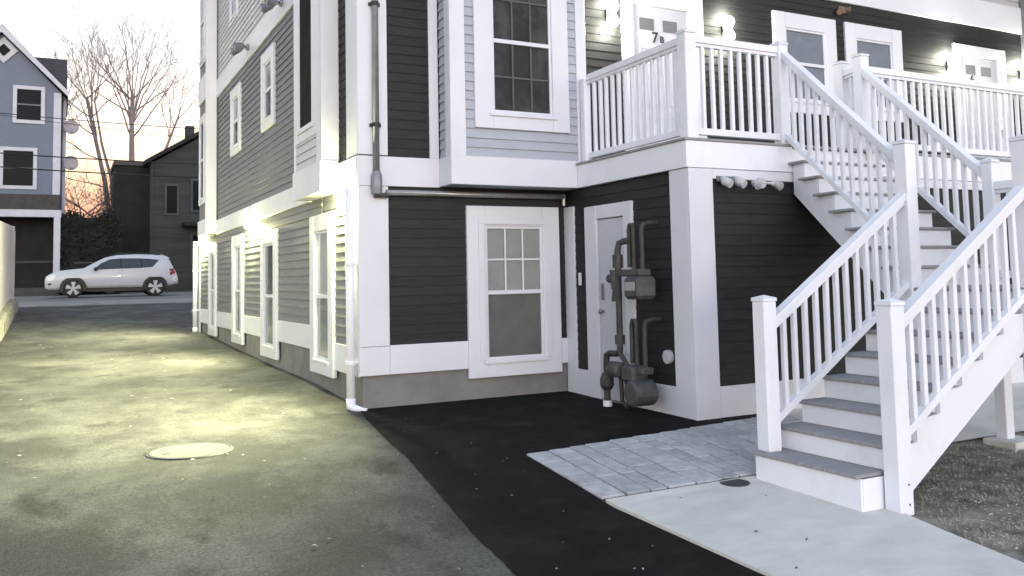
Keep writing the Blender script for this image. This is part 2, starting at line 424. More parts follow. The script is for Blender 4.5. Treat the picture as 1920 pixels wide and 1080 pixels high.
# inner casing lip of that window
b = MB(HO); b.box(4.60, 5.62, YF-.062, YF-.05, 2.19, 2.27, c=.003); b.box(4.60, 4.68, YF-.062, YF-.05, .50, 2.19, c=.003); b.box(5.54, 5.62, YF-.062, YF-.05, .50, 2.19, c=.003); b.build('casing_lip', WHITE, house)
# --- front, second storey
board('corner_board', 3.07, 3.44, YF-.034, YF, ZB+.36, 8.9); board('corner_board', 3.066, XW, YF, 10.29, ZB+.36, 8.9)
board('belt_board', 3.06, 4.10, YF-.045, YF, ZB-.01, ZB+.345); board('belt_board', 3.055, XW, YF, 10.66, ZB-.01, ZB+.345)
board('corner_board', 3.98, 4.10, YF-.034, YF, ZB+.345, 8.9)
siding(w_upper, CHAR, 'y', YF, 3.44, 3.98, ZB+.345, 5.8)
board('belt_board', 4.095, 6.03, 9.455, 9.5, ZB, ZB+.345); board('belt_board', 4.095, 4.13, 9.5, YF-.046, ZB, ZB+.345)
board('corner_board', 4.10, 4.30, 9.468, 9.5, ZB+.345, 8.9); board('corner_board', 4.10, 4.13, 9.5, 9.64, ZB+.345, 8.9)
board('corner_board', 5.88, 6.03, 9.468, 9.5, ZB+.345, 8.9); board('corner_board', 6.0, 6.03, 9.5, YF-.04, ZB+.345, 8.9)
siding(w_bay, PALE, 'y', 9.5, 4.30, 5.88, ZB+.345, 5.75, holes=[(4.44, 5.73, 3.34, 9)])
siding(w_bay, PALE, 'x', 4.13, 9.64, YF-.03, ZB+.345, 5.6, single=False)
window('y', 9.5, 4.42, 5.75, 3.34, 5.75, cw=.24, sashz=4.44, grid=(3, 2), lowgrid=(3, 2), glassm=1, inner=DARKIN, inner2=DARKIN, bot_w=.2)
# --- porch side wall (gas meters, door)
board('corner_board', X1-.03, X1, 9.62, YF-.002, -.05, 2.42)
siding(w_meter, CHAR, 'x', X1, 9.34, 9.62, .34, ZB)
siding(w_meter, CHAR, 'x', X1, 7.6, 8.32, .31, ZB, holes=[])
siding(w_meter, CHAR, 'x', X1, 8.32, 9.34, 2.39, ZB, single=False)
board('skirt_board', X1-.032, X1, 9.34, 9.62, -.05, .34); board('skirt_board', X1-.032, X1, 7.6, 8.32, -.08, .31)
board('corner_board', X1-.036, X1, Y2, 7.6, -.1, ZB-.004); board('corner_board', X1-.036, 6.19, Y2-.036, Y2, -.1, ZB-.004)
# utility door
d = MB(HO); d.box(X1-.045, X1, 8.32, 8.49, -.03, 2.38, c=.005); d.box(X1-.045, X1, 9.07, 9.34, -.03, 2.38, c=.005); d.box(X1-.043, X1, 8.49, 9.07, 2.215, 2.38, c=.005)
door = d.build('door', WHITE, house)
d = MB(HO); d.box(X1-.02, X1-.001, 8.50, 9.06, .03, 2.205, c=.004); d.build('door_leaf', DOORW, door)
d = MB(HO); d.box(X1-.06, X1-.005, 8.49, 9.07, -.03, .025, c=.004); d.build('threshold', BRASS, door)
d = MB(HO); d.box(X1-.028, X1-.02, 8.955, 9.02, 1.22, 1.42, c=.003); d.tube([(X1-.02, 8.985, 1.08), (X1-.05, 8.985, 1.08)], .014); d.sphere((X1-.07, 8.985, 1.08), .03); d.build('lock', BRASS, door, smooth=False)
d = MB(HO); d.box(X1-.045, X1-.022, 9.46, 9.52, 1.40, 1.56, c=.006); d.build('doorbell', WHITE, house)
d = MB(HO); d.tube([(X1-.01, 7.72, .62), (X1-.055, 7.72, .62)], .075, 16); d.tube([(X1-.055, 7.72, .62), (X1-.06, 7.72, .62)], .055, 16); d.build('vent_cap', LIGHTG, house)
# --- porch front wall under the deck
siding(w_porch, CHAR, 'y', Y2, 6.19, 14.0, .32, 2.53)
board('frieze_board', 6.19, 15.9, Y2-.03, Y2, 2.53, ZB-.004); board('skirt_board', 6.19, 15.9, Y2-.032, Y2, -.1, .32)
board('drop_board', 7.42, 7.52, Y2-.09, Y2-.031, 2.40, 2.63)
board('ledge', 5.95, 6.9, Y2-.10, Y2-.037, -.06, -.01, m=FOUND)
# --- recessed wall above the deck
holes = [(6.87, 8.30, 2.9, 5.53), (9.68, 11.02, 3.98, 5.55), (11.23, 12.57, 3.98, 5.55), (13.92, 15.35, 2.9, 5.49)]
siding(w_upper, CHAR, 'y', YF, 6.03, 15.93, 2.98, 5.87, holes=holes, single=False)
board('belt_board', 6.03, 16.13, YF-.045, YF, 5.87, 6.36); board('corner_board', 15.93, 16.13, YF-.036, YF, 2.95, 5.87); board('corner_board', 15.93, 16.13, YF-.036, YF, 6.36, 8.9)
siding(w_upper, LIGHTG, 'y', YF, 6.03, 15.93, 6.36, 7.6, single=False)
window('y', YF, 9.68, 11.02, 3.98, 5.55, cw=.24, sashz=4.76, inner=CURT, inner2=CURT, bot_w=.2)
window('y', YF, 11.23, 12.57, 3.98, 5.55, cw=.24, sashz=4.70, inner=CURT, inner2=CURT, bot_w=.2)
def text(s, x, y, z, size, parent, name='number'):
    cu = bpy.data.curves.new(name, 'FONT'); cu.body = s; cu.size = size; cu.extrude = .004; cu.align_x = 'CENTER'; cu.materials.append(BLACK)
    cu.offset = .003
    tmp = bpy.data.objects.new(name, cu); col.objects.link(tmp); bpy.context.view_layer.update()
    tm = bpy.data.meshes.new_from_object(tmp.evaluated_get(bpy.context.evaluated_depsgraph_get())); bpy.data.objects.remove(tmp)
    o = bpy.data.objects.new(name, tm); col.objects.link(o); o.parent = parent
    o.location = Vector((x, y, z))-HO; o.rotation_euler = (R(90), 0, 0); return o
def house_door(x0, x1, lx0, lx1, z1, lz):
    d = MB(HO); p = .05
    d.box(x0, lx0, YF-p, YF, 2.97, z1, c=.005); d.box(lx1, x1, YF-p, YF, 2.97, z1, c=.005); d.box(lx0, lx1, YF-p+.003, YF, lz, z1, c=.005)
    dr = d.build('door', WHITE, house)
    d = MB(HO); d.box(lx0, lx1, YF-.016, YF-.001, 2.98, lz, c=.003)
    w = lx1-lx0
    for i in range(2):
        a = lx0+w*(.12+.42*i); b_ = a+w*.34
        for za, zb in ((3.15, 3.75), (3.9, 4.72)):
            d.box(a, a+.02, YF-.024, YF-.016, za, zb, c=.003); d.box(b_-.02, b_, YF-.024, YF-.016, za, zb, c=.003)
            d.box(a+.02, b_-.02, YF-.0235, YF-.016, zb-.02, zb, c=.003); d.box(a+.02, b_-.02, YF-.0235, YF-.016, za, za+.02, c=.003)
    lf = d.build('door_leaf', DOORW, dr)
    for i in range(2):
        a = lx0+w*(.13+.42*i)
        g = MB(HO); g.box(a, a+w*.26, YF-.020, YF-.0165, 4.97, 5.14, c=0); g.build('door_light', GREY, dr)
    k = MB(HO); k.sphere((lx1-.08, YF-.06, 3.98), .035); k.tube([(lx1-.08, YF-.02, 3.98), (lx1-.08, YF-.05, 3.98)], .015); k.sphere((lx1-.08, YF-.03, 4.2), .03, sc=(1, .5, 1)); k.build('door_knob', BRASS, dr, smooth=True)
    return dr
d7 = house_door(6.87, 8.30, 7.05, 8.02, 5.53, 5.32); text('7', 7.44, YF-.021, 4.80, .22, d7); text('B', 7.56, YF-.021, 4.81, .13, d7)
d6 = house_door(13.92, 15.35, 14.10, 15.14, 5.49, 5.29); text('6', 14.40, YF-.021, 4.81, .22, d6)

# --- side wall, first storey
SW = [(10.87, 12.0, .30, 2.41, 1.32), (14.15, 15.38, .29, 2.39, 1.30), (17.1, 18.25, .36, 2.47, 1.38), (20.35, 21.42, .36, 2.45, 1.38)]
sh = [(a+.02, b_-.02, za, zb) for a, b_, za, zb, s in SW]
siding(w_side, GREY, 'x', XW, 10.33, 11.4, .72, ZB-.01, holes=sh)
siding(w_side, GREY, 'x', XW, 11.5, 22.95, .92, ZB-.01, holes=sh)
for (a, b_, za, zb, s) in SW: window('x', XW, a, b_, za, zb, cw=.22, sashz=s, inner=(LIGHTG, SCREEN, LIGHTG, SCREEN)[SW.index((a, b_, za, zb, s))], inner2=BLINDG, bot_w=.19, proud=.06)
board('skirt_board', XW-.03, XW, 10.33, 10.87, .40, .74); board('skirt_board', XW-.03, XW, 12.0, 14.15, .59, .92); board('skirt_board', XW-.03, XW, 15.38, 17.1, .59, .92); board('skirt_board', XW-.03, XW, 18.25, 20.35, .59, .92); board('skirt_board', XW-.03, XW, 21.42, 22.95, .59, .92)
board('corner_board', XW-.034, XW, 22.95, 23.2, .3, ZB-.02)
# --- side wall, second and third storeys
board('belt_board', XW-.045, XW, 12.06, 20.3, ZB-.01, 2.94); board('belt_board', XW-.045, XW, 21.5, 23.2, ZB-.01, 2.94)
board('belt_board', XW-.045, XW, 12.06, 20.3, 5.72, 6.12)
siding(w_side, GREY, 'x', XW, 12.06, 20.3, 2.94, 5.72, holes=[(14.35, 15.33, 4.13, 5.48), (17.42, 18.44, 4.12, 5.46)])
siding(w_side, LIGHTG, 'x', XW, 12.06, 20.3, 6.12, 8.9, holes=[(17.8, 18.6, 6.9, 8.5)], single=False)
siding(w_side, CHAR, 'x', XW, 10.29, 10.66, ZB+.345, 8.6, single=False)
window('x', XW, 14.33, 15.35, 4.13, 5.48, cw=.2, inner=BLINDG, inner2=DARKIN, proud=.055)
window('x', XW, 17.40, 18.47, 4.12, 5.47, cw=.2, inner=LIGHTG, inner2=DARKIN, proud=.055)
window('x', XW, 17.75, 18.65, 6.9, 8.5, cw=.12, inner=DARKIN, proud=.045)
# near bay on the side
BX = 2.88
board('belt_board', BX-.045, BX, 10.64, 12.10, ZB-.005, 3.02); board('belt_board', BX-.002, XW-.046, 10.635, 10.68, ZB-.005, 3.02)
siding(w_sbay, LIGHTG, 'x', BX, 10.88, 12.0, 3.02, 3.42, single=False)
window('x', BX, 10.88, 12.0, 3.40, 6.0, cw=.2, sashz=5.9, inner=BLACK, inner2=BLACK, proud=.03, bot_w=.16)
board('corner_board', BX-.03, BX, 10.66, 10.88, 3.02, 8.9); board('corner_board', BX-.03, BX, 12.0, 12.08, 3.02, 8.9); board('corner_board', BX-.03, XW-.02, 10.65, 10.68, 3.02, 8.9)
siding(w_sbay, LIGHTG, 'x', BX, 10.88, 12.0, 6.0, 8.6, single=False)
# far bay
FX = 2.86
board('belt_board', FX-.04, FX, 20.26, 21.5, ZB-.005, 2.98); board('belt_board', FX-.002, XW-.046, 20.255, 20.3, ZB-.005, 2.98); board('belt_board', FX-.04, FX, 20.26, 21.5, 5.7, 6.3)
board('corner_board', FX-.03, XW-.046, 20.27, 20.3, 2.98, 8.9); board('corner_board', FX-.03, FX, 20.3, 20.42, 2.98, 5.7); board('corner_board', FX-.03, FX, 20.3, 20.42, 6.3, 8.9)
window('x', FX, 20.55, 21.40, 3.35, 5.4, cw=.14, inner=DARKIN, proud=.035); window('x', FX, 20.55, 21.40, 6.6, 8.6, cw=.14, inner=DARKIN, proud=.035)
for (pn, mn), b in stuff.items():
    o = b.build('clapboard_courses', MATS[mn], bpy.data.objects[pn]); o['kind'] = 'stuff'

# ------------------------------------------------------------------ lamps
def point(name, loc, parent, e, colr, r=.05, spot=None, tgt=None):
    l = bpy.data.lights.new(name, 'SPOT' if spot else 'POINT'); l.energy = e; l.color = colr; l.shadow_soft_size = r
    o = bpy.data.objects.new(name, l); col.objects.link(o); o.parent = parent; o.location = loc
    if spot:
        l.spot_size = R(spot); l.spot_blend = 1.0; o.rotation_euler = Vector(tgt).to_track_quat('-Z', 'Y').to_euler()
    return o
def sconce(x, z, label):
    o = Vector((x, YF, z)); t = thing('wall_lamp', o, label, 'lamp', 'lit double lamps beside the upper doors')
    b = MB(); b.box(-.05, .05, -.05, -.02, -.09, .09, c=.006); b.tube([(0, -.05, 0), (0, -.10, 0)], .018); b.build('wall_plate', BRASS, t)
    b = MB(); b.tube([(0, -.12, -.05), (0, -.12, .05)], .055, 14); b.build('lamp_body', LIGHTG, t)
    for s in (1, -1):
        b = MB(); b.sphere((0, -.12, s*.105), .085); b.build('bulb', LAMPW, t, smooth=True)
        point('lamp_light', (0, -.13, s*.20), t, 1.2, (1, .97, .80), .07)
sconce(6.66, 5.10, 'lit double lamp on the clapboards left of door 7B')
sconce(8.72, 5.12, 'lit double lamp on the wall just right of door 7B')
sconce(13.77, 5.06, 'lit double lamp on the wall left of door 6')
sconce(15.82, 5.10, 'lit double lamp right of door 6 near the white house corner')
def soffit_lamp(x, y, z, e, label, big=.05):
    t = thing('soffit_lamp', (x, y, z), label, 'lamp', 'lit yellowish floodlights along the driveway wall')
    b = MB(); b.tube([(0, 0, .07), (0, 0, .03)], .06, 14); b.build('lamp_base', WHITE, t)
    b = MB(); b.sphere((0, 0, .0), big); b.build('bulb', LAMPY, t, smooth=True)
    point('lamp_light', (0, 0, -.09), t, e*.17, (1, .98, .46), .06)
    point('flood_beam', (-.08, 0, -.08), t, e*2.3, (1, .98, .58), .12, 150, (-.93, -.08, -.33))
soffit_lamp(3.0, 10.42, 2.58, 50, 'yellowish floodlight glowing under the near bay by the corner downspout')
soffit_lamp(3.0, 16.35, 2.56, 42, 'yellowish floodlight glowing under the belt board between two driveway windows')
soffit_lamp(3.0, 22.4, 2.52, 28, 'yellowish floodlight at the far street end of the driveway wall')
def twin_flood(x, y, z, face, label, m, spread=.12):
    t = thing('floodlight', (x, y, z), label, 'floodlight', 'unlit floodlights on the house')
    b = MB(); b.tube([(0, 0, 0), (-.04, 0, 0)] if face == 'x' else [(0, 0, 0), (0, -.04, 0)], .06, 14); b.build('mount', m, t)
    for s in (-1, 1):
        b = MB()
        if face == 'x':
            b.tube([(-.04, 0, 0), (-.09, s*spread*.6, -.01), (-.13, s*spread, -.02), (-.27, s*spread*1.25, -.07)], [.018, .018, .05, .085], 12)
        else:
            b.tube([(0, -.03, 0), (s*spread*.6, -.05, .0), (s*spread, -.07, -.01), (s*spread*1.08, -.15, -.045)], [.014, .014, .034, .048], 12)
        hd = b.build('lamp_head', m, t)
        b = MB()
        c = Vector((-.272, s*spread*1.25, -.071)) if face == 'x' else Vector((s*spread*1.08, -.152, -.0455))
        b.sphere(c, .055 if face == 'x' else .036, sc=(.3, 1, 1) if face == 'x' else (1, .3, 1)); b.build('lens', BLINDG, t)
twin_flood(XW-.05, 13.71, 5.95, 'x', 'grey twin floodlight on the upper belt above the near side window', STEEL, .16)
twin_flood(XW-.05, 16.5, 5.93, 'x', 'grey twin floodlight on the upper belt farther along the side wall', STEEL, .16)
twin_flood(6.86, Y2-.03, 2.50, 'y', 'white twin floodlight under the deck edge, heads facing forward', LIGHTG, .15)
t = thing('sensor_box', (6.38, Y2-.03, 2.52), 'small white twin sensor under the deck near the porch corner', 'sensor')
b = MB(); b.box(-.14, .16, -.02, 0, -.02, .04, c=.004); b.build('mount', GREY, t)
for s in (-.07, .12):
    b = MB(); b.tube([(s, -.02, .02), (s, -.06, -.02), (s+.02, -.13, -.06)], [.03, .05, .045], 12); b.build('sensor_head', LIGHTG, t)
t = thing('wall_fixture', (11.18, YF-.02, 5.74), 'small brown fixture on dark clapboards above between two windows', 'fixture')
BROWN = mat('brown_fixture', (.16, .10, .07), .6)
b = MB(); b.box(-.07, .07, -.05, 0, -.06, .05, c=.01); b.build('fixture_box', BROWN, t)
b = MB(); b.tube([(-.07, -.03, -.02), (-.13, -.09, -.07)], [.03, .05], 10); b.tube([(.07, -.03, .0), (.13, -.08, .0)], [.03, .055], 10); b.build('fixture_head', BROWN, t)

# ------------------------------------------------------------------ conduit, downspouts
t = thing('conduit', (3.28, 9.80, 2.5), 'grey conduit strapped to the white corner, turning under the belt', 'conduit')
o = Vector((3.28, 9.80, 2.5))
b = MB(o); b.tube([(3.28, 9.79, 8.8), (3.28, 9.79, 2.78)], .038, 12); b.build('riser', STEEL, t, smooth=True)
b = MB(o); b.tube([(3.28, 9.79, 2.80), (3.28, 9.79, 2.74), (3.28, 9.79, 2.62), (3.28, 9.79, 2.53)], [.045, .066, .068, .06], 12); b.build('weatherhead_box', STEEL, t)
b = MB(o); b.tube([(3.25, 9.79, 2.515), (3.42, 9.79, 2.515)], .03, 10); b.build('elbow', IRON, t)
PIPEG = mat('galvanised_pipe', (.25, .25, .25), .3, (.34, .34, .34), 5, metal=.5)
b = MB(o); b.tube([(3.40, 9.79, 2.55), (5.84, 9.79, 2.555)], .035, 12); b.build('cross_pipe', PIPEG, t, smooth=True)
b = MB(o); b.tube([(5.83, 9.79, 2.58), (5.83, 9.79, 2.44)], .03, 10); b.build('drop_pipe', PIPEG, t)
for z in (4.81, 3.35, 6.3):
    b = MB(o); b.tube([(3.28, 9.79, z-.025), (3.28, 9.79, z+.025)], .047, 12); b.box(3.21, 3.35, 9.81, 9.834, z-.02, z+.02); b.build('strap', BLACK, t)
def downspout(x, y, ztop, zbot, r, label, kick=True):
    o = Vector((x, y, zbot)); t = thing('downspout', o, label, 'downspout', 'white downspouts on the driveway wall')
    b = MB(o); b.tube([(x, y, ztop), (x, y, zbot+.1)], r, 14); b.build('pipe', VINYL, t, smooth=True)
    for z in (zbot+.55, (zbot+ztop)/2+.4):
        b = MB(o); b.tube([(x, y, z-.02), (x, y, z+.02)], r*1.22, 14); b.box(x, 3.07, y-.02, y+.02, z-.015, z+.015); b.build('bracket', VINYL, t)
    b = MB(o)
    if kick: b.tube([(x, y, zbot+.14), (x, y, zbot+.05), (x+.05, y-.05, zbot+.02), (x+.14, y-.15, zbot+.012)], [r*1.1, r*1.1, r*.8, r*.45], 12)
    else: b.tube([(x, y, zbot+.12), (x, y, zbot-.02)], r*1.15, 12)
    b.build('shoe', VINYL, t, smooth=True)
downspout(2.99, 9.92, 2.60, .02, .052, 'white downspout at the near house corner, kicked out at the ground')
downspout(2.98, 23.12, 2.60, .33, .055, 'white downspout at the far street end of the side wall', False)

# ------------------------------------------------------------------ gas meters
go = Vector((5.7, 8.1, 0)); g = thing('gas_meter', go, 'grey gas meter assembly with stacked pipes beside the white utility door', 'gas meter')
def gp(name, pts, r, m=None, n=10):
    b = MB(go); b.tube(pts, [q*1.25 for q in r] if isinstance(r, list) else r*1.25, n); return b.build(name, m or GASP, g, smooth=False)
gp('riser', [(5.62, 8.56, -.06), (5.62, 8.56, .52), (5.62, 8.55, .60), (5.62, 8.50, .62), (5.62, 8.34, .63), (5.62, 8.28, .66), (5.62, 8.27, .74), (5.62, 8.27, 1.80), (5.63, 8.25, 1.88), (5.66, 8.19, 1.90), (5.68, 8.10, 1.90)], .030)
gp('sleeve', [(5.62, 8.56, -.06), (5.62, 8.56, .08)], .042, VINYL)
gp('shutoff_valve', [(5.62, 8.56, .20), (5.62, 8.56, .25), (5.62, 8.56, .33), (5.62, 8.56, .40)], [.04, .065, .065, .038])
gp('union', [(5.62, 8.27, 1.60), (5.62, 8.27, 1.75)], .048); gp('union', [(5.62, 8.27, .74), (5.62, 8.27, .84)], .046)
for dz in (0, -1.07):
    gp('pipe_loop', [(5.68, 8.12, 1.60+dz), (5.68, 8.12, 2.02+dz), (5.68, 8.10, 2.08+dz), (5.68, 8.05, 2.08+dz), (5.68, 8.03, 2.02+dz), (5.68, 8.03, 1.58+dz)], .022)
    gp('outlet_pipe', [(5.68, 7.88, 1.50+dz), (5.68, 7.88, 2.02+dz), (5.70, 7.88, 2.07+dz), (5.78, 7.88, 2.09+dz), (5.9, 7.88, 2.09+dz)], .022)
    b = MB(go); b.box(5.58, 5.74, 7.80, 8.30, 1.50+dz, 1.58+dz, c=.015); b.build('meter_bar', GASM, g)
# upper meter
b = MB(go); b.box(5.50, 5.76, 7.72, 8.02, 1.25, 1.50, c=.04); me = b.build('meter', GASM, g)
b = MB(go); b.box(5.485, 5.50, 7.78, 7.96, 1.34, 1.44, c=.006); b.build('meter_dial', BLINDG, me)
b = MB(go); b.tube([(5.60, 8.32, 1.36), (5.60, 8.32, 1.58)], [.04, .055], 12); b.tube([(5.60, 8.42, 1.48), (5.60, 8.30, 1.48)], .05, 12); b.build('regulator', GASM, g)
b = MB(go); b.tube([(5.60, 8.30, 1.22), (5.60, 8.30, 1.40)], [.05, .035], 12); b.build('regulator_vent', GASP, g)
# lower meter (drum) and regulators
b = MB(go); b.tube([(5.45, 7.86, .24), (5.47, 7.86, .24), (5.72, 7.86, .24), (5.74, 7.86, .24)], [.11, .14, .14, .11], 20); b.build('meter_drum', GASM, g, smooth=False)
b = MB(go); b.tube([(5.55, 8.36, .46), (5.55, 8.34, .46), (5.55, 8.18, .46), (5.55, 8.15, .46)], [.06, .09, .09, .06], 16); b.build('regulator', GASM, g)
b = MB(go); b.box(5.52, 5.74, 7.90, 8.14, .34, .52, c=.03); b.build('meter_case', GASM, g)
gp('cross_pipe', [(5.60, 8.27, .66), (5.60, 8.16, .56), (5.60, 8.06, .46)], .022); gp('drain_pipe', [(5.58, 8.22, .42), (5.58, 8.20, .12), (5.58, 8.10, .06)], .02)
gp('elbow', [(5.60, 8.12, .36), (5.60, 8.05, .24), (5.60, 7.96, .22)], .035)

# ------------------------------------------------------------------ porch deck
DO = Vector((5.9, 7.3, 2.64)); deck = thing('porch_deck', DO, 'raised white porch deck with baluster railings in front of doors 7B and 6', 'deck')
def dbox(name, m, *a, c=.005, parent=None):
    b = MB(DO); b.box(*a, c=c); return b.build(name, m, parent or deck)
ZD = 2.95
dbox('fascia', VINYL, 5.84, 7.36, 7.26, 7.30, ZB, ZD-.02); dbox('fascia', VINYL, 8.66, 16.2, 7.26, 7.30, ZB, ZD-.02); dbox('fascia', VINYL, 7.36, 8.66, 7.265, 7.30, ZB, ZD-.12)
dbox('fascia', VINYL, 5.84, 5.88, 7.30, 9.45, ZB, ZD-.02)
dbox('soffit', VINYL, 5.88, 16.2, 7.30, 9.84, ZB+.002, ZB+.02, c=0)
bz = 7.245
while bz < 9.8:                                           # composite deck planks
    dbox('deck_plank', TREAD, 5.82, 6.0 if False else 16.2, bz, min(bz+.135, 9.845), ZD-.02, ZD+.008, c=.003) if bz > 7.24 else None
    bz += .141
BAL = {}; jr = random.Random(9)
def bal_mesh(h, w=.042):
    k = (round(h, 3), w)
    if k not in BAL:
        b = MB(); b.box(-w/2, w/2, -w/2, w/2, -h/2, h/2, c=.004); BAL[k] = b.mesh('baluster', VINYL)
    return BAL[k]
def railing(parent, org, p0, p1, ztop0, ztop1, zb0, zb1, n, name='railing', top=(.09, .075), bot=(.06, .07)):
    """p0,p1: (x,y) ends; top and bottom rail centre heights at the ends"""
    b = MB(org); b.bar((*p0, ztop0), (*p1, ztop1), *top)
    r = b.build(name, VINYL, parent)
    b = MB(org); b.bar((*p0, ztop0-.0575), (*p1, ztop1-.0575), .055, .038); b.build('subrail', VINYL, r)
    b = MB(org); b.bar((*p0, zb0), (*p1, zb1), *bot); b.build('bottom_rail', VINYL, r)
    for i in range(1, n+1):
        t = i/(n+1); x_, y_ = p0[0]+(p1[0]-p0[0])*t, p0[1]+(p1[1]-p0[1])*t
        zt_, zb_ = ztop0+(ztop1-ztop0)*t-.05, zb0+(zb1-zb0)*t
        a = math.atan2(p1[1]-p0[1], p1[0]-p0[0])
        inst('baluster', bal_mesh(round(zt_-zb_, 2)), r, Vector((x_+jr.uniform(-.003, .003), y_+jr.uniform(-.003, .003), (zt_+zb_)/2))-org, (jr.gauss(0, .0025), jr.gauss(0, .0025), a+jr.gauss(0, .03)))
    return r
def post(parent, org, x, y, z0, z1, w=.14, cap=True, name='post'):
    b = MB(org); b.box(x-w/2, x+w/2, y-w/2, y+w/2, z0, z1, c=.008); p = b.build(name, VINYL, parent)
    if cap:
        h = w/2+.006; b = MB(org); b.box(x-h, x+h, y-h, y+h, z1, z1+.03, c=.005)
        b.add([(x-h, y-h, z1+.03), (x+h, y-h, z1+.03), (x+h, y+h, z1+.03), (x-h, y+h, z1+.03), (x, y, z1+.055)], [(0, 1, 4), (1, 2, 4), (2, 3, 4), (3, 0, 4)])
        b.build('post_cap', VINYL, p)
    return p
post(deck, DO, 5.98, 7.37, ZD+.008, 4.11, .15); post(deck, DO, 7.33, 7.37, ZD+.008, 4.12); post(deck, DO, 8.66, 7.37, ZD+.008, 4.12); post(deck, DO, 8.74, 7.74, ZD+.008, 4.12)
post(deck, DO, 5.96, 9.40, ZD+.008, 4.05, .10, False); post(deck, DO, 12.2, 7.37, ZD+.008, 4.0)
railing(deck, DO, (5.98, 9.35), (5.98, 7.44), 4.05, 4.05, 3.05, 3.05, 13)
railing(deck, DO, (6.05, 7.37), (7.26, 7.37), 4.06, 4.06, 3.05, 3.05, 8)
railing(deck, DO, (8.73, 7.37), (12.13, 7.37), 3.97, 3.97, 3.05, 3.05, 23)
railing(deck, DO, (12.27, 7.37), (15.9, 7.37), 3.97, 3.97, 3.05, 3.05, 24)
railing(deck, DO, (8.67, 7.44), (8.73, 7.67), 3.99, 3.99, 3.05, 3.05, 1)

# ------------------------------------------------------------------ staircase
SO = Vector((5.08, 5.0, -.2)); st = thing('staircase', SO, 'white L-shaped outdoor staircase with grey treads climbing to the porch deck', 'staircase')
def sbox(name, m, *a, c=.004, parent=None):
    b = MB(SO); b.box(*a, c=c); return b.build(name, m, parent or st)
RUN, RISE, X0, Z0 = .27, .185, 5.08, .05
YL, YR = 5.51, 4.41
ZLAND = Z0+7*RISE
# lower flight: steps 1..7, climbing +x
for k in range(7):
    x_ = X0+k*RUN; z_ = Z0+k*RISE; zb = z_-RISE+.002 if k else -.21
    sbox('riser', VINYL, x_, x_+.02, YR+.09, YL+.055, zb, z_-.028)
    ya = YR+.055 if k else YR+.10
    sbox('tread', TREAD, x_-.028, x_+RUN+.018, ya if k else YR+.10, YL+.075, z_-.028, z_, c=.006)
sbox('riser', VINYL, X0+7*RUN, X0+7*RUN+.02, YR+.09, YL+.055, ZLAND-RISE+.002, ZLAND-.03)
sbox('step_end', VINYL, X0+.02, X0+RUN, YR+.085, YR+.10, -.21, Z0-.03)
def stringer(y0, y1, first):
    poly = []
    for k in range(first, 7):
        poly += [(X0+k*RUN+.021, (Z0+(k-1)*RISE) if k else -.21), (X0+k*RUN+.021, Z0+k*RISE-.029)]
    xe = X0+7*RUN+.02
    poly += [(xe, Z0+6*RISE-.029), (xe, ZLAND-.03), (xe+.1, ZLAND-.03), (xe+.1, ZLAND-.44)]
    poly += [(5.42, -.205), (X0+first*RUN+.021, -.205)]
    b = MB(SO); b.prism(poly[::-1], 1, y0, y1); return b.build('stringer', VINYL, st)
stringer(YR+.045, YR+.088, 1); stringer(YL+.012, YL+.052, 0)
post(st, SO, 5.36, YR, -.24, 1.25, .14, name='newel_post'); post(st, SO, 5.19, YL, Z0, 1.27, .14, name='newel_post')
post(st, SO, 7.0, YL, .2, 2.68, .14, name='newel_post'); post(st, SO, 7.05, YR, -.24, 2.55, .14, name='newel_post')
post(st, SO, 8.25, YL, -.18, 2.56, .12, name='newel_post'); post(st, SO, 8.25, YR, -.22, 2.4, .12, name='newel_post')
for z_ in (-.16, -.02):
    b = MB(SO); b.tube([(5.36+.02, YR-.07, z_), (5.36+.02, YR-.073, z_)], .008, 8); b.build('screw', IRON, st)
sl = .65
railing(st, SO, (5.26, YL), (6.93, YL), 1.10, 1.10+sl*1.67, .29, .29+sl*1.67, 12, 'handrail')
railing(st, SO, (5.43, YR), (6.98, YR), 1.13, 1.13+sl*1.55, .31, .31+sl*1.55, 11, 'handrail')
# landing
sbox('landing', TREAD, X0+7*RUN-.028, 8.35, YR-.02, YL+.10, ZLAND-.028, ZLAND, c=.005)
sbox('landing_fascia', VINYL, 7.08, 8.32, YR+.01, YR+.05, ZLAND-.28, ZLAND-.029); sbox('landing_fascia', VINYL, 8.28, 8.32, YR+.05, YL+.03, ZLAND-.28, ZLAND-.029); sbox('landing_fascia', VINYL, 7.08, 8.28, YL-.0, YL+.03, ZLAND-.28, ZLAND-.029)
railing(st, SO, (7.12, YR), (8.19, YR), ZLAND+.98, ZLAND+.98, ZLAND+.1, ZLAND+.1, 7, 'handrail'); railing(st, SO, (8.25, YR+.06), (8.25, YL-.06), ZLAND+.98, ZLAND+.98, ZLAND+.1, ZLAND+.1, 7, 'handrail')
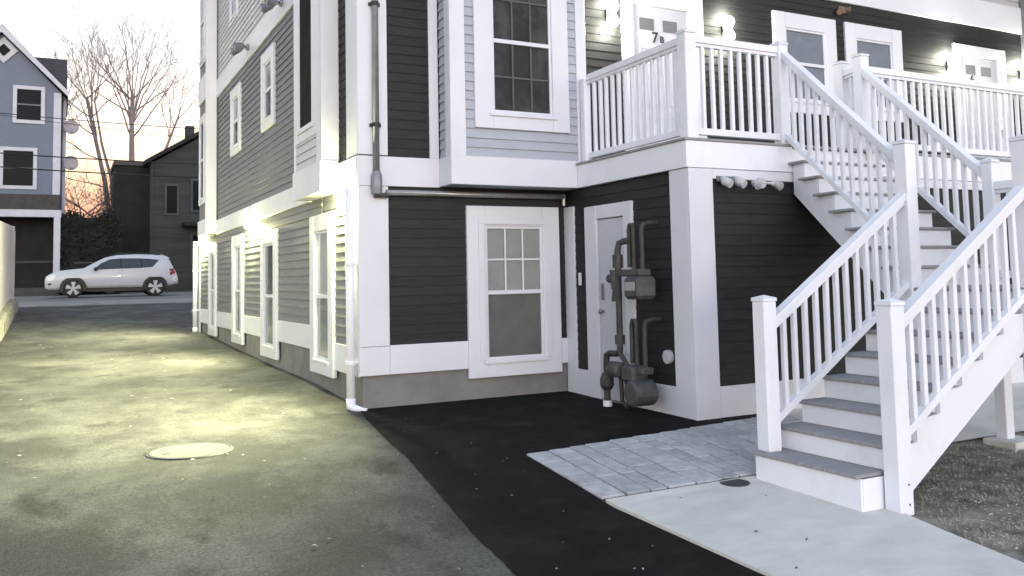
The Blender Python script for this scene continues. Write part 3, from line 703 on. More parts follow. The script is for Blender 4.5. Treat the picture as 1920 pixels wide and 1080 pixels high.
# upper flight: climbs +y with a slight lean to the right
N2 = 8; R2 = (ZD-ZLAND)/N2; RU2 = .25; YU = 5.56
sk = lambda y: .35*(y-YU)/1.74
for k in range(N2):
    y_ = YU+k*RU2; z_ = ZLAND+(k+1)*R2; s_ = sk(y_)
    sbox('riser', VINYL, 7.02+s_, 8.26+s_, y_, y_+.02, z_-R2+.002, z_-.029)
    if k < N2-1: sbox('tread', TREAD, 6.98+s_, 8.30+s_, y_-.028, y_+RU2+.018, z_-.028, z_, c=.005)
def ustr(xb):
    poly = []
    for k in range(N2):
        poly += [(YU+k*RU2+.021, ZLAND+k*R2-.029), (YU+k*RU2+.021, ZLAND+(k+1)*R2-.03)]
    ye = 7.255
    poly = poly[:-2] + [(ye, ZLAND+(N2-1)*R2-.03), (ye, ZLAND+(N2-1)*R2-.36), (YU+.021, ZLAND-.30)]
    b = MB(SO); n = len(poly); vs = []
    for dx in (0, .04): vs += [(xb+sk(y)+dx, y, z) for y, z in poly]
    b.add(vs, [tuple(range(n)), tuple(range(n, 2*n))[::-1]] + [(i, n+i, n+(i+1) % n, (i+1) % n) for i in range(n)])
    b.build('stringer', VINYL, st)
ustr(7.01); ustr(8.23)
su = (4.02-2.60)/1.72
railing(st, SO, (7.01, YL+.07), (7.33, 7.30), 2.55, 4.0, 1.66, 3.06, 12, 'handrail')
railing(st, SO, (8.27, YL+.07), (8.63, 7.30), 2.47, 3.93, 1.66, 3.06, 12, 'handrail')
b = MB(SO); b.box(8.05, 8.45, 5.28, 5.62, -.35, -.15, c=.01); b.build('footing', CONC, st)

# ------------------------------------------------------------------ drive details
t = thing('manhole_cover', (1.05, 8.46, zt(8.46)), 'pale round manhole cover set in the driveway', 'manhole cover')
b = MB(); b.tube([(0, 0, -.03), (0, 0, .002), (0, 0, .005)], [.345, .345, .338], 40); b.build('cover_disc', MANH, t)
b = MB()
for k in range(40):
    a0, a1 = 2*math.pi*k/40, 2*math.pi*(k+1)/40
    b.add([(r_*math.cos(a), r_*math.sin(a), z_) for a in (a0, a1) for r_, z_ in ((.35, -.004), (.352, .004), (.368, .003), (.38, -.006))], [(0, 1, 5, 4), (1, 2, 6, 5), (2, 3, 7, 6)])
b.build('cover_ring', IRON, t)
for a in (.4, 3.5):
    b = MB(); b.box(-.03, .03, -.012, .012, 0, .008); o = b.build('lift_hole', IRON, t); o.location = (.22*math.cos(a), .22*math.sin(a), 0)
t = thing('drain_cover', (4.83, 5.55, zt(5.55)+.02), 'small dark round drain cover in the concrete walk', 'drain cover')
b = MB(); b.tube([(0, 0, -.02), (0, 0, .003), (0, 0, .006)], [.125, .125, .115], 24); b.build('cover_disc', IRON, t)
b = MB(); b.tube([(0, 0, .006), (0, 0, .011)], [.03, .02], 12); b.build('plug', IRON, t)
rg = random.Random(11)
def litter(name, m, n, xr, yr, smin, smax, dz, label, cat, ok=lambda x, y: True):
    b = MB()
    while n > 0:
        x_, y_ = rg.uniform(*xr), rg.uniform(*yr)
        if not ok(x_, y_): continue
        n -= 1; s = rg.uniform(smin, smax); a = rg.uniform(0, 6.28); z_ = zt(y_)+dz
        ca, sa = math.cos(a)*s, math.sin(a)*s; t1, t2 = rg.uniform(.1, .5)*s, rg.uniform(.1, .5)*s
        b.add([(x_-ca, y_-sa, z_), (x_+sa*.5, y_-ca*.5, z_+t1), (x_+ca, y_+sa, z_+.004), (x_-sa*.5, y_+ca*.5, z_+t2)], [(0, 1, 2), (0, 2, 3)])
    o = b.build(name, m); return tag(o, label, cat, kind='stuff')
litter('fallen_leaves', LEAF, 90, (-1.1, 2.6), (4.5, 22), .012, .035, .004, 'pale dead leaves scattered over the driveway', 'leaves')
litter('leaf_litter', LEAF, 3200, (5.25, 9.5), (2.2, 5.4), .005, .019, .010, 'brown leaf litter on the dormant lawn', 'leaves', lambda x, y: x > 5.45-(4.4-y)*.27 and not (5.4 < x < 8.3 and 4.45 < y < 5.5 and x < 6))
litter('walk_debris', IRON, 9, (3.75, 5.0), (2.6, 5.5), .006, .02, .023, 'small dark bits of debris on the concrete walk', 'debris')
litter('apron_grit', LEAF, 26, (2.6, 3.5), (4.2, 9.0), .005, .014, .004, 'pale grit specks on the black asphalt', 'grit')
b = MB(); n = 26000
while n > 0:
    x_, y_ = rg.uniform(5.1, 11), rg.uniform(1.8, 5.65)
    if x_ < 5.07+(y_-3.3)*.25+.04: continue
    if math.sin(x_*7.1+math.sin(y_*5.3)*2)+math.sin(y_*8.7+x_*2.1) < -1.0+rg.uniform(0, .8): continue
    n -= 1; z_ = zt(y_)-.02; h = rg.uniform(.008, .03); a = rg.uniform(0, 6.28); w = .004; l = rg.uniform(.01, .035)
    b.v += [(x_-w*math.sin(a), y_+w*math.cos(a), z_), (x_+w*math.sin(a), y_-w*math.cos(a), z_), (x_+l*math.cos(a), y_+l*math.sin(a), z_+h)]
    k = len(b.v); b.f.append((k-3, k-2, k-1))
tag(b.build('grass', GRASS), 'short dormant grass beside the stairs', 'grass', kind='stuff')

# ------------------------------------------------------------------ left edge: block wall and fence
BLK = mat('wall_block', (.20, .19, .16), .9, (.32, .31, .27), 6, bump=.5, bscale=30, vary=.12)
rw = thing('retaining_wall', (-1.4, 13, zt(13)), 'low block retaining wall along the left edge of the driveway', 'wall')
ro = Vector((-1.4, 13, zt(13)))
def wtop(y): return .82+(y-22.5)*.042
y = 12.0; i = 0
while y < 31.6:
    L_ = .42; base = zt(y)-.1; tp = wtop(y); nc = max(2, round((tp-base)/.19))
    for c_ in range(nc):
        off = (c_ % 2)*.21; ya = y+off; z_ = base+c_*.19
        if ya+L_ > 31.9: continue
        j = rg.uniform(-.012, .012)
        b = MB(ro); b.box(-1.55, -1.20+j, ya+.004, ya+L_-.004, z_+.002, z_+.188, c=.012); b.build('block', BLK, rw)
    y += L_
FEN = mat('fence_vinyl', (.50, .48, .49), .5, (.58, .56, .57), 2.5)
fe = thing('fence', (-1.38, 31, wtop(31)), 'white vinyl privacy fence standing on the block retaining wall', 'fence'); fo = Vector((-1.38, 31, wtop(31)))
def ftop(y): return 3.32+(y-28)*.04
y = 14.0
while y < 31.2:
    b = MB(fo); tp = ftop(y)
    b.add([(-1.40, y+.003, wtop(y)), (-1.36, y+.003, wtop(y)), (-1.36, y+.147, wtop(y)), (-1.40, y+.147, wtop(y)),
           (-1.40, y+.003, tp-.03), (-1.36, y+.003, tp-.03), (-1.36, y+.147, tp-.03), (-1.40, y+.147, tp-.03), (-1.40, y+.04, tp), (-1.36, y+.04, tp), (-1.36, y+.11, tp), (-1.40, y+.11, tp)],
          [(0, 1, 5, 4), (1, 2, 6, 5), (2, 3, 7, 6), (3, 0, 4, 7), (4, 5, 9, 8), (5, 6, 10, 9), (6, 7, 11, 10), (7, 4, 8, 11), (8, 9, 10, 11)])
    b.build('fence_board', FEN, fe); y += .15
b = MB(fo); b.box(-1.46, -1.30, 31.15, 31.31, wtop(31), ftop(31)-.12, c=.01); b.box(-1.44, -1.32, 31.17, 31.29, ftop(31)-.12, ftop(31)+.02, c=.01); b.build('post', FEN, fe)

# ------------------------------------------------------------------ parked car
SILV = mat('silver_paint', (.52, .52, .55), .35, coat=.4)
CGL = mat('car_glass', (.012, .014, .018), .05, spec=.8)
TYRE = mat('tyre_rubber', (.012, .012, .012), .8)
RIM = mat('alloy_rim', (.45, .45, .46), .45)
REDL = mat('tail_lamp', (.25, .03, .03), .25); HEADL = mat('head_lamp', (.75, .75, .74), .15)
CO = Vector((1.78, 37.75, zt(37))); car = thing('parked_car', CO, 'silver SUV parked side-on at the end of the driveway', 'car')
KX, KZ = 4.67/1500, 1.64/465
def cx(px): return (px-890)*KX
def cz(py): return (690-py)*KZ
UP = [(140, 490), (150, 458), (190, 432), (270, 402), (400, 386), (560, 372), (630, 335), (700, 300), (790, 258), (930, 230), (1150, 222), (1350, 227), (1500, 248), (1540, 282), (1590, 380), (1620, 440), (1640, 505)]
LO = [(140, 575), (160, 600), (300, 600), (600, 590), (1240, 590), (1480, 590), (1640, 560)]
BE = [(140, 480), (200, 445), (270, 412), (560, 400), (1000, 385), (1400, 372), (1620, 440), (1640, 510)]
def itp(T, x):
    for i in range(len(T)-1):
        if x <= T[i+1][0]:
            t = (x-T[i][0])/(T[i+1][0]-T[i][0]); return T[i][1]+(T[i+1][1]-T[i][1])*t
    return T[-1][1]
def hw(px):
    e = 1
    if px < 330: e = .80+.20*math.sin((px-140)/190*math.pi/2)
    if px > 1450: e = .88+.12*math.cos((px-1450)/190*math.pi/2)
    return .90*e
def section(px):
    zt_, zl, zb = cz(itp(UP, px)), cz(itp(LO, px)), cz(itp(BE, px)); zb = min(zb, zt_-.01); w = hw(px)
    cab = max(0, min(1, (zt_-zb-.05)/.45)); wt = w*(.93-.20*cab)
    return [(w*.90, zl), (w*.97, zl+.10), (w, zl+(zb-zl)*.55), (w*.985, zb), (w*.985+(wt-w*.985)*.85, zb+(zt_-zb)*.86), (wt*.90, zt_-.012), (0, zt_)]
XS = sorted(set([p for p, _ in UP]+[140, 170, 220, 330, 480, 860, 1050, 1250, 1420, 1460, 1570, 1605, 1632]))
b = MB(); rows = []
for px in XS:
    s = section(px); pts = [(cx(px), -yy, z) for yy, z in s] + [(cx(px), yy, z) for yy, z in s[-2::-1]]
    rows.append(len(b.v)); b.v += pts
m_ = 13
for i in range(len(XS)-1):
    for k in range(m_):
        a, c = rows[i], rows[i+1]
        b.f.append((a+k, a+(k+1) % m_, c+(k+1) % m_, c+k))
b.f.append(tuple(range(rows[0], rows[0]+m_))[::-1]); b.f.append(tuple(range(rows[-1], rows[-1]+m_)))
body = b.build('body', SILV, car, smooth=True)
me = body.data
def side_y(px, z):
    s = section(px)
    for i in range(len(s)-1):
        if s[i][1] <= z <= s[i+1][1]:
            t = (z-s[i][1])/max(1e-6, s[i+1][1]-s[i][1]); return s[i][0]+(s[i+1][0]-s[i][0])*t
    return s[-1][0]
def panel(name, poly, m, off=.012, both=True):
    for sg in ((-1, 1) if both else (-1,)):
        b = MB(); n = len(poly); vs = [(cx(px), sg*(side_y(px, cz(py))+off), cz(py)) for px, py in poly] + [(cx(px), sg*(side_y(px, cz(py))-.01), cz(py)) for px, py in poly]
        b.add(vs, [tuple(range(n)), tuple(range(n, 2*n))[::-1]]+[(i, n+i, n+(i+1) % n, (i+1) % n) for i in range(n)]); b.build(name, m, car)
panel('side_window', [(660, 392), (745, 325), (850, 280), (960, 272), (965, 384)], CGL)
panel('side_window', [(985, 384), (980, 271), (1180, 272), (1210, 378)], CGL)
panel('side_window', [(1230, 376), (1200, 273), (1300, 278), (1412, 290), (1335, 368)], CGL)
panel('window_pillar', [(960, 384), (958, 271), (984, 271), (988, 384)], BLACK, .008); panel('window_pillar', [(1205, 378), (1178, 272), (1204, 273), (1234, 376)], BLACK, .008)
panel('tail_light', [(1530, 395), (1585, 385), (1608, 440), (1545, 465)], REDL, .014); panel('reflector', [(1580, 480), (1628, 470), (1634, 540), (1570, 520)], HEADL, .01)
panel('headlight', [(160, 472), (215, 440), (262, 445), (235, 500), (168, 505)], HEADL, .012); panel('fog_light', [(168, 535), (205, 530), (212, 548), (175, 552)], BLACK, .01)
panel('sill_cladding', [(600, 592), (1240, 592), (1240, 570), (600, 572)], BLACK, .016); panel('bumper_cladding', [(150, 598), (300, 598), (300, 575), (145, 570)], BLACK, .014)
panel('door_handle', [(930, 410), (985, 408), (985, 418), (930, 420)], SILV, .025); panel('door_handle', [(1160, 405), (1215, 403), (1215, 413), (1160, 415)], SILV, .025)
for px in (660, 985, 1235): panel('door_gap', [(px, 570), (px, 400), (px+5, 400), (px+5, 570)], BLACK, .004)
for sg in (-1, 1):
    b = MB(); b.sphere((cx(690), sg*.98, cz(385)), .1, sc=(.8, .9, .75)); b.build('mirror', BLACK, car, smooth=True)
    b = MB(); b.tube([(cx(880), sg*.56, cz(225)), (cx(930), sg*.57, cz(212)), (cx(1330), sg*.57, cz(212)), (cx(1400), sg*.56, cz(225))], .018, 6); b.build('roof_rail', BLACK, car)
    for px in (445, 1368):
        r_ = .35; c = Vector((cx(px), sg*.80, r_))
        b = MB()
        pts = [(cx(px)+.46*math.cos(a)*1.0, c.z+.02+.43*math.sin(a)) for a in [math.pi*k/14 for k in range(15)]]
        pts = [(p, min(q, cz(478))) for p, q in pts] + [(cx(px)-.46, .28), (cx(px)+.46, .28)]
        b.prism(pts, 1, sg*.60, sg*.912); b.build('wheel_arch', BLACK, car)
        b = MB(); b.tube([(c.x, sg*.70, c.z), (c.x, sg*.72, c.z), (c.x, sg*.915, c.z), (c.x, sg*.93, c.z)], [r_-.03, r_, r_, r_-.03], 28); wh = b.build('wheel', TYRE, car)
        b = MB(); b.tube([(c.x, sg*.931, c.z), (c.x, sg*.936, c.z)], [.27, .26], 28); b.build('rim_well', BLACK, wh)
        b = MB()
        for k in range(5):
            a = 2*math.pi*k/5+.3; d1, d2 = a-.30, a+.30
            P = lambda ang, rr, yy: (c.x+rr*math.cos(ang), sg*yy, c.z+rr*math.sin(ang))
            f1 = [P(a-.6, .06, .955), P(d1, .262, .945), P(d2, .262, .945), P(a+.6, .06, .955)]
            f2 = [(x_, sg*.937, z_) for x_, y_, z_ in f1]
            b.add(f1+f2, [(0, 1, 2, 3), (7, 6, 5, 4), (0, 4, 5, 1), (1, 5, 6, 2), (2, 6, 7, 3), (3, 7, 4, 0)])
        b.tube([(c.x, sg*.938, c.z), (c.x, sg*.962, c.z)], [.075, .06], 14); b.build('rim', RIM, wh)
# windscreen and rear glass
def crossglass(name, p0, p1, off):
    b = MB(); vs = []
    for px in (p0, p1):
        s = section(px); z_ = s[-1][1]; w_ = s[-2][0]*.97
        vs += [(cx(px)+off, -w_, z_+.012), (cx(px)+off, w_, z_+.012)]
    vs += [(x_, y_, z_-.03) for x_, y_, z_ in vs]
    b.add(vs, [(0, 1, 3, 2), (6, 7, 5, 4), (0, 2, 6, 4), (1, 5, 7, 3), (0, 4, 5, 1), (2, 3, 7, 6)]); b.build(name, CGL, car)
crossglass('windscreen', 600, 780, 0); crossglass('rear_glass', 1540, 1588, .005)
b = MB(); b.prism([(cx(1440), cz(228)), (cx(1540), cz(262)), (cx(1545), cz(274)), (cx(1440), cz(250))], 1, -.56, .56); b.build('spoiler', SILV, car)
b = MB(); b.box(cx(145), cx(1635), -.70, .70, .22, .36); b.build('underbody', BLACK, car)

# ------------------------------------------------------------------ blue house across the street
BLUE = mat('blue_clapboard', (.105, .13, .185), .6, (.125, .152, .21), 2, bump=.2, bscale=8, stretch=(1, 1, 12))
SHIN = mat('dark_shingle', (.035, .03, .032), .85, (.06, .052, .055), 3, bump=.4, bscale=10)
BTRIM = mat('aged_trim', (.42, .43, .48), .55, (.50, .50, .56), 2)
BAND = mat('shingle_band', (.04, .039, .036), .85, (.06, .057, .053), 4, bump=.4, bscale=12)
PORCHD = mat('porch_shadow_boards', (.010, .010, .010), .9, (.018, .018, .018), 2)  # porch shade put into a near-black board colour
GDARK = mat('dark_glass', (.010, .011, .014), .3, spec=.04)
bo = Vector((-2.6, 46, zt(46))); bh = thing('blue_house', bo, 'blue gabled house with white framed windows across the street', 'house')
def bbox(name, m, *a, c=.01, parent=None):
    b = MB(bo); b.box(*a, c=c); return b.build(name, m, parent or bh)
b = MB(bo); b.prism([(-5.1, 5.5), (-.15, 5.5), (-.15, 10.75), (-2.6, 13.35), (-5.1, 10.75)], 1, 46, 52); bw = b.build('wall', BLUE, bh)
zz = 5.55
bbox('lower_wall', PORCHD, -5.1, -.35, 47.8, 48.0, zt(46), 5.5, c=0); bbox('wall_band', BAND, -5.15, -.13, 45.94, 46.4, 5.16, 5.88)
bbox('porch_beam', BTRIM, -5.2, -.05, 45.9, 46.3, 4.82, 5.16); bbox('porch_ceiling', PORCHD, -5.1, -.2, 46.3, 47.8, 5.0, 5.1, c=0)
bbox('corner_board', BTRIM, -.44, -.12, 45.95, 46.0, 5.88, 10.72); bbox('porch_column', BTRIM, -.36, -.08, 45.92, 46.2, zt(46), 4.82); bbox('porch_column', BTRIM, -4.9, -4.65, 45.95, 46.2, zt(46), 4.82)
bbox('porch_rail', BAND, -4.65, -.36, 46.0, 46.1, 2.7, 2.78); bbox('porch_door', BLINDG, -2.2, -2.0, 47.74, 47.8, 1.4, 4.4); bbox('porch_step', BAND, -5.1, -.1, 45.2, 47.8, zt(46)-.1, zt(46)+.35)
b = MB(bo)                                                # gable roof with rake boards
for s in (-1, 1):
    e = (-2.6+s*2.75, 10.62); p = (-2.6, 13.55)
    b.prism([e, p, (p[0], p[1]+.16), (e[0]+s*.02, e[1]+.12)] if s < 0 else [p, e, (e[0]+.02, e[1]+.12), (p[0], p[1]+.16)], 1, 45.7, 52)
b.build('roof', SHIN, bh)
b = MB(bo)
for s in (-1, 1):
    e = (-2.6+s*2.77, 10.50); p = (-2.6, 13.42)
    b.prism([(e[0], e[1]), (e[0], e[1]+.26), (p[0], p[1]+.24), (p[0], p[1]-.1)][::s], 1, 45.62, 45.7)
b.build('rake_board', BTRIM, bh)
# cross roof behind, ridge along x
b = MB(bo); b.prism([(47.0, 10.9), (50.2, 13.35), (53.4, 10.9)], 0, -6, .12); b.build('cross_roof', SHIN, bh)
bbox('side_wall', BLUE, -.14, .06, 47.2, 53, zt(46), 10.9, c=0); bbox('side_corner', BTRIM, -.05, .10, 47.1, 47.2, 5, 10.9)
def bwin(x0, x1, z0, z1):
    w = bbox('window', BTRIM, x0, x1, 45.93, 46.0, z0, z1)
    t_ = .17; zm = (z0+z1)/2
    bbox('pane', GDARK, x0+t_, x1-t_, 45.915, 45.93, zm+.03, z1-t_, c=0, parent=w); bbox('pane', GDARK, x0+t_, x1-t_, 45.915, 45.93, z0+t_, zm-.03, c=0, parent=w)
    bbox('meeting_rail', GREY, x0+t_, x1-t_, 45.91, 45.93, zm-.03, zm+.03, c=0, parent=w)
bwin(-2.12, -.80, 9.18, 10.95); bwin(-2.62, -1.08, 6.10, 8.05); bwin(-4.6, -3.3, 9.18, 10.95); bwin(-4.9, -3.4, 6.10, 8.05)
b = MB(bo); c0 = (-2.52, 12.55)
b.prism([(c0[0], c0[1]-.62), (c0[0]+.58, c0[1]), (c0[0], c0[1]+.62), (c0[0]-.58, c0[1])], 1, 45.92, 46); w = b.build('diamond_window', BTRIM, bh)
b = MB(bo); b.prism([(c0[0], c0[1]-.3), (c0[0]+.28, c0[1]), (c0[0], c0[1]+.3), (c0[0]-.28, c0[1])], 1, 45.90, 45.92); b.build('pane', GDARK, w)
DISH = mat('dish_grey', (.30, .28, .31), .5)
for z_, lb in ((9.25, 'upper grey satellite dish on the side of the blue house'), (7.5, 'lower grey satellite dish on the side of the blue house')):
    t = thing('satellite_dish', (.10, 47.0, z_), lb, 'dish', 'dishes on the blue house')
    b = MB(); n = 20
    vs = [(.22, -.30, 0)]; fs = []
    for j, (r_, d_) in enumerate(((.15, -.31), (.32, -.35), (.34, -.34))):
        for k in range(n): a = 2*math.pi*k/n; vs.append((.22+r_*math.cos(a), d_, r_*1.05*math.sin(a)))
    fs += [(0, 1+(k+1) % n, 1+k) for k in range(n)]
    for j in range(2): fs += [(1+j*n+k, 1+j*n+(k+1) % n, 1+(j+1)*n+(k+1) % n, 1+(j+1)*n+k) for k in range(n)]
    b.add(vs, fs); b.build('reflector', DISH, t)
    b = MB(); b.tube([(-.02, 0, -.2), (.1, -.1, -.15), (.22, -.28, -.05)], .03, 6); b.build('mount_arm', BLACK, t)
    b = MB(); b.tube([(.22, -.3, -.3), (.25, -.62, -.25)], .015, 5); b.sphere((.25, -.62, -.25), .06); b.build('feed_horn', DISH, t)

# ------------------------------------------------------------------ dark buildings and hedge behind the car
DK = mat('dark_shingle_wall', (.010, .0105, .010), .9, (.017, .0175, .0165), 1.5, bump=.3, bscale=8)  # wall colour darkened to carry backdrop shade the even sky doesn't give
DK2 = mat('grey_green_wall', (.026, .028, .028), .9, (.045, .047, .047), .5, bump=.3, bscale=6, stretch=(1, 1, 10))
go2 = Vector((3.1, 50, zt(50))); gh = thing('garage', go2, 'black flat roofed building behind the parked car', 'building')
def gbox(name, m, *a, c=.01, parent=None, root=None, o=None):
    b = MB(o or go2); b.box(*a, c=c); return b.build(name, m, parent or root or gh)
gbox('wall', DK, 2.42, 4.4, 50, 54, zt(50)-.1, 7.9); gbox('roof', BLACK, 2.35, 4.5, 49.9, 54.1, 7.9, 8.12); gbox('door_panel', PORCHD, 2.7, 3.6, 49.95, 50.0, 1.4, 3.6); 
for z_ in (2.2, 2.9): gbox('door_rib', DK, 2.72, 3.58, 49.93, 49.95, z_, z_+.05)
WFR = mat('hazed_window_frame', (.052, .055, .055), .8)  # frame colour drawn close to the wall, a painted haze
do = Vector((6.3, 49, zt(49))); dh = thing('grey_house', do, 'dim grey gabled house partly hidden behind the apartment house', 'house')
b = MB(do); b.prism([(4.1, zt(49)-.1), (8.6, zt(49)-.1), (8.6, 8.0), (6.6, 9.5), (4.1, 7.95)], 1, 49, 56); b.build('wall', DK2, dh)
b = MB(do); b.prism([(3.75, 7.85), (6.6, 9.62), (9.0, 7.9), (9.0, 8.1), (6.6, 9.85), (3.75, 8.05)], 1, 48.6, 56.2); b.build('roof', DK, dh)
gbox('chimney', DK2, 6.05, 6.5, 51, 51.6, 8.8, 10.4, root=dh, o=do)
for (x0, x1, z0, z1) in ((6.05, 6.95, 5.4, 7.2), (4.75, 5.5, 5.2, 6.9), (6.05, 6.9, 2.6, 4.3)):
    w = gbox('window', WFR, x0, x1, 48.93, 49.0, z0, z1, root=dh, o=do); gbox('pane', GDARK, x0+.13, x1-.13, 48.9, 48.93, z0+.13, z1-.13, parent=w, o=do)
gbox('corner_board', DK2, 6.0-1.95, 6.2-1.95, 48.95, 49.0, 1.3, 7.8, root=dh, o=do); gbox('porch_post', BTRIM, 6.55, 6.7, 48.0, 48.15, zt(48), 4.6, root=dh, o=do); gbox('porch_roof', DK, 5.6, 8.8, 47.8, 49, 4.6, 4.8, root=dh, o=do)
HEDGE = mat('dark_hedge_leaf', (.006, .007, .0055), .9, (.014, .015, .012), 5)  # leaf colour darkened in place of shade behind the street
hd = thing('hedge', (1.2, 46.5, zt(46.5)), 'tall dark hedge between the blue house and the black building', 'hedge')
ho = Vector((1.2, 46.5, zt(46.5))); rh = random.Random(5); b = MB(ho)
for k in range(5200):
    x_ = rh.uniform(-.05, 2.6); y_ = rh.uniform(46.0, 47.6); z_ = zt(46)+rh.random()**.8*(3.75+.25*math.sin(x_*4)+rh.uniform(-.15, .15))
    d1 = Vector((rh.gauss(0, 1), rh.gauss(0, 1), rh.gauss(0, 1))).normalized(); d2 = d1.orthogonal().normalized(); s = rh.uniform(.06, .14); p = Vector((x_, y_, z_))
    b.add([p-d1*s, p+d2*s*.5, p+d1*s, p-d2*s*.5], [(0, 1, 2, 3)])
b.build('foliage', HEDGE, hd)
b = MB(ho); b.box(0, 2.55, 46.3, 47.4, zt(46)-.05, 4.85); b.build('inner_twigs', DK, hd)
for x_ in (.2, .8, 1.4, 2.0):
    b = MB(ho); b.tube([(x_, 46.2, zt(46)-.05), (x_+.05, 46.2, 2.2)], .05, 6); b.build('stem', DK, hd)
pk = thing('dark_car', (1.05, 45.0, zt(45)), 'dim dark car roof showing behind the silver SUV', 'car')
b = MB((1.05, 45.0, zt(45))); zb = zt(45)
b.prism([(-.3, zb+.25), (-.3, zb+.75), (0, zb+.95), (.45, zb+1.42), (1.8, zb+1.45), (2.3, zb+.95), (2.5, zb+.85), (2.5, zb+.25)], 1, 44.3, 45.7); b.build('body', GDARK, pk)
b = MB((1.05, 45.0, zt(45))); b.prism([(.5, zb+1.425), (.5, zb+1.46), (1.75, zb+1.49), (1.75, zb+1.455)], 1, 44.35, 45.65); b.build('roof', GASM, pk)
for x_ in (.2, 2.0):
    b = MB((1.05, 45.0, zt(45))); b.tube([(x_, 44.25, zb+.3), (x_, 44.45, zb+.3)], .3, 16); b.build('wheel', TYRE, pk)

# ------------------------------------------------------------------ bare trees
BARK = mat('bare_bark', (.20, .16, .16), .85, (.28, .23, .225), 3)  # bark lightened, the sky's overexposure of thin twigs put into its colour
def tree(name, base, label, build):
    t = thing(name, base, label, 'tree'); org = Vector(base)
    tr, lm = MB(org), MB(org); build(tr, lm)
    tr.build('trunk', BARK, t); lm.build('crown', BARK, t)
def grow(mb, p, d, ln, r, lev, rd, spread=.55, upw=.25, flat=.6):
    p = Vector(p); d = Vector(d).normalized(); pts = [p.copy()]; rs = [r]; n = 4 if lev > 1 else 3
    for i in range(n):
        d = (d+Vector((rd.gauss(0, .10), rd.gauss(0, .10)*flat, rd.gauss(0, .06)+upw*.12))).normalized()
        p = p+d*(ln/n); pts.append(p.copy()); rs.append(max(.009, r*(1-.32*(i+1)/n)))
        if lev > 0 and i >= 1 and rd.random() < .75:
            s = Vector((rd.gauss(0, 1), rd.gauss(0, 1)*flat, rd.gauss(0, .5))).normalized()
            grow(mb, p, d+s*spread*1.2, ln*rd.uniform(.5, .75), max(.009, rs[-1]*.5), lev-1, rd, spread, upw, flat)
    mb.tube(pts, rs, 5 if r > .05 else 3, cap=False)
    if lev > 0:
        for k in range(2):
            s = Vector((rd.gauss(0, 1), rd.gauss(0, 1)*flat, rd.gauss(0, .35))).normalized()
            grow(mb, p, d+s*spread, ln*rd.uniform(.62, .82), max(.009, rs[-1]*.72), lev-1, rd, spread, upw, flat)
def dome(tr, lm, rd, src, c, rad, n, r0, lev=3, span=1.25):
    """limbs fanning from points on the trunk to a rounded dome of twigs"""
    for k in range(n):
        a = -span+2*span*(k+.5)/n+rd.uniform(-.08, .08); b_ = rd.uniform(-.9, .9)
        e = Vector((c[0]+rad[0]*math.sin(a)*math.cos(b_*.5), c[1]+rad[1]*math.sin(b_), c[2]+rad[2]*math.cos(a)*math.cos(b_*.6)))*1.0
        p = Vector(src[rd.randrange(len(src))]); q = p.lerp(e, .45)+Vector((0, 0, -.10*(e-p).length*abs(math.sin(a))))+Vector((rd.gauss(0, .1), 0, 0))
        q.z += .12*(e.z-p.z)
        tip = p.lerp(e, .80); pts = []
        for i in range(9):
            t = i/8; pts.append((p*(1-t)**2+q*2*t*(1-t)+tip*t*t)+Vector((rd.gauss(0, .03), rd.gauss(0, .03), 0)))
        rs = [r0*(1-.72*i/8) for i in range(9)]
        lm.tube(pts, rs, 5, cap=False)
        for i in range(3, 9):
            d = (pts[i]-pts[i-1]).normalized(); m = 2 if i > 4 else 1
            for _ in range(m):
                s = Vector((rd.gauss(0, 1), rd.gauss(0, .7), rd.gauss(.2, .4))).normalized()
                twig(lm, pts[i], d+s*.65, (e-p).length*rd.uniform(.16, .26), max(.012, rs[i]*.5), lev-1 if i < 6 else lev-1, rd)
        twig(lm, pts[-1], pts[-1]-pts[-2], (e-p).length*.22, rs[-1], lev, rd)
def twig(mb, p, d, ln, r, lev, rd):
    p = Vector(p); d = Vector(d).normalized(); pts = [p.copy()]; n = 4
    for i in range(n):
        d = (d+Vector((rd.gauss(0, .13), rd.gauss(0, .1), rd.gauss(.05, .08)))).normalized(); p = p+d*ln/n; pts.append(p.copy())
        if lev > 0 and i >= 1:
            s = Vector((rd.gauss(0, 1), rd.gauss(0, .6), rd.gauss(.1, .5))).normalized(); twig(mb, p, d+s*.75, ln*rd.uniform(.45, .7), max(.009, r*.55), lev-1, rd)
    mb.tube(pts, [max(.008, r*(1-.5*i/n)) for i in range(n+1)], 3, cap=False)
def t1(tr, lm):
    rd = random.Random(21); B0 = (3.75, 58, zt(58)-.1)
    tr.tube([B0, (3.78, 58, 5), (3.74, 58, 9.3), (3.72, 58, 11.6), (3.70, 58, 13.2)], [.27, .21, .165, .13, .07], 8)
    dome(tr, lm, rd, [(3.73, 58, 10.6), (3.72, 58, 11.5), (3.71, 58, 12.2), (3.70, 58, 13.0)], (3.75, 58, 12.6), (3.6, 2.2, 5.4), 17, .055, 2)
tree('bare_tree', (3.75, 58, zt(58)), 'tall bare vase-shaped tree with a straight trunk behind the black building', t1)
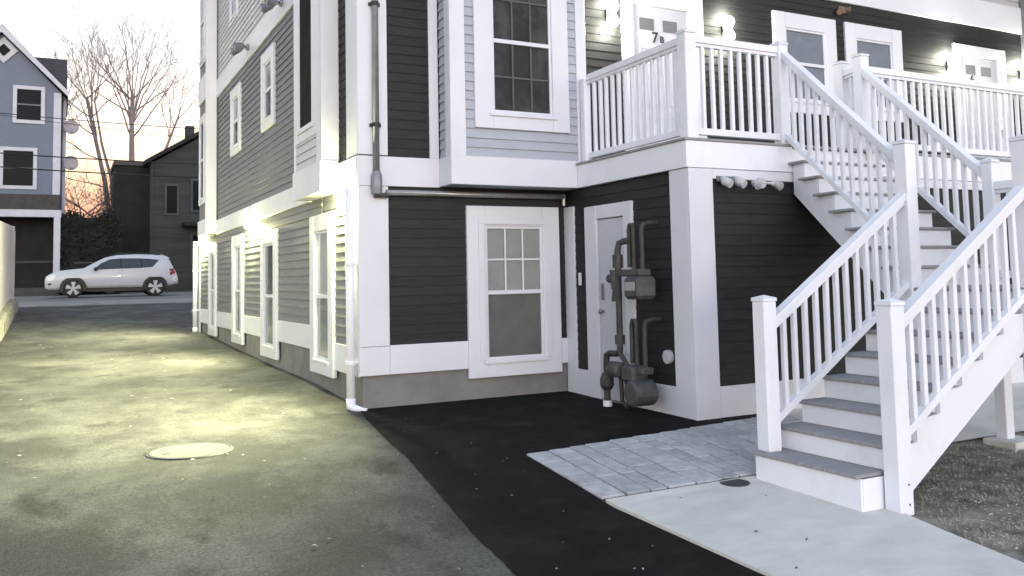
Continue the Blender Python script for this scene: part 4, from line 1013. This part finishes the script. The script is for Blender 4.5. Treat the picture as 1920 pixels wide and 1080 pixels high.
def t2(tr, lm):
    rd = random.Random(8)
    tr.tube([(2.75, 55, zt(55)-.1), (2.45, 55, 5.0), (2.15, 55, 7.5), (1.75, 55, 9.4), (1.35, 55, 11.2), (1.12, 55, 12.4)], [.21, .16, .125, .10, .08, .05], 8)
    tr.tube([(2.62, 54.9, 5.2), (2.45, 54.9, 7.8), (1.95, 54.9, 9.7), (1.55, 54.9, 12.2)], [.10, .09, .07, .045], 7)
    dome(tr, lm, rd, [(1.12, 55, 12.3), (1.35, 55, 11.2), (1.55, 54.9, 12.1), (1.75, 55, 9.6)], (1.2, 55, 11.6), (2.4, 1.8, 5.0), 12, .042, 2)
    for p, d in (((1.9, 55, 8.8), (-1, 0, .5)), ((2.2, 55, 7.2), (-1, 0, .35)), ((1.6, 55, 10.2), (-1, 0, .45))): twig(lm, p, d, 1.8, .05, 3, rd)
tree('leaning_tree', (2.75, 55, zt(55)), 'bare forked tree leaning left beside the blue house', t2)
def t3(tr, lm):
    rd = random.Random(4)
    tr.tube([(4.6, 60, zt(60)-.1), (4.9, 60, 8.5), (5.9, 60, 10.4), (6.6, 60, 12.4)], [.18, .12, .09, .06], 7)
    dome(tr, lm, rd, [(6.6, 60, 12.3), (6.1, 60, 11.0), (6.4, 60, 11.9)], (6.7, 60, 12.2), (1.5, 1.0, 3.4), 6, .036, 2)
tree('slanting_tree', (4.6, 60, zt(60)), 'slender bare tree slanting right above the grey gabled house', t3)
def t4(tr, lm):
    rd = random.Random(14)
    tr.tube([(1.3, 52, zt(52)-.1), (1.25, 52, 3.6), (1.2, 52, 5.2)], [.16, .12, .08], 7)
    for k in range(16):
        grow(lm, (1.25+rd.uniform(-.5, .6), 52+rd.uniform(-.4, .4), 3.6+rd.uniform(0, 2.2)), (rd.uniform(-1, 1), rd.uniform(-.4, .4), rd.uniform(.2, 1)), rd.uniform(1.0, 1.6), .045, 3, rd, .7, .1)
tree('bare_thicket', (1.3, 52, zt(52)), 'low tangle of bare branches against the orange glow', t4)
def t5(tr, lm):
    rd = random.Random(31)
    tr.tube([(-.6, 62, zt(62)-.1), (-.5, 62, 8), (-.4, 62, 12.2)], [.3, .22, .12], 7)
    dome(tr, lm, rd, [(-.45, 62, 11.2), (-.42, 62, 12)], (-.5, 62, 12), (2.6, 1.5, 4.2), 9, .05, 2)
tree('far_tree', (-.6, 62, zt(62)), 'pale bare treetop rising behind the blue house roof', t5)

# ------------------------------------------------------------------ overhead cables
for i, (z0, z1, r_, y_, lb) in enumerate(((9.15, 8.6, .018, 41, 'thin upper cable crossing in front of the blue house'), (7.45, 7.05, .026, 41, 'thick middle cable crossing the blue house below the upper window'), (6.95, 6.45, .028, 41.3, 'thick lower cable crossing the blue house at the lower window'), (9.9, 8.4, .012, 44, 'faint cable sagging across the sky by the bare trees'))):
    b = MB(); pts = []
    for k in range(13):
        t_ = k/12; pts.append((-9+20*t_, y_, z0+(z1-z0)*t_-1.1*4*t_*(1-t_)*.25))
    b.tube(pts, r_, 5); tag(b.build('overhead_cable', BLACK), lb, 'cable', 'overhead cables')
print('clapboards', COUNT[0])
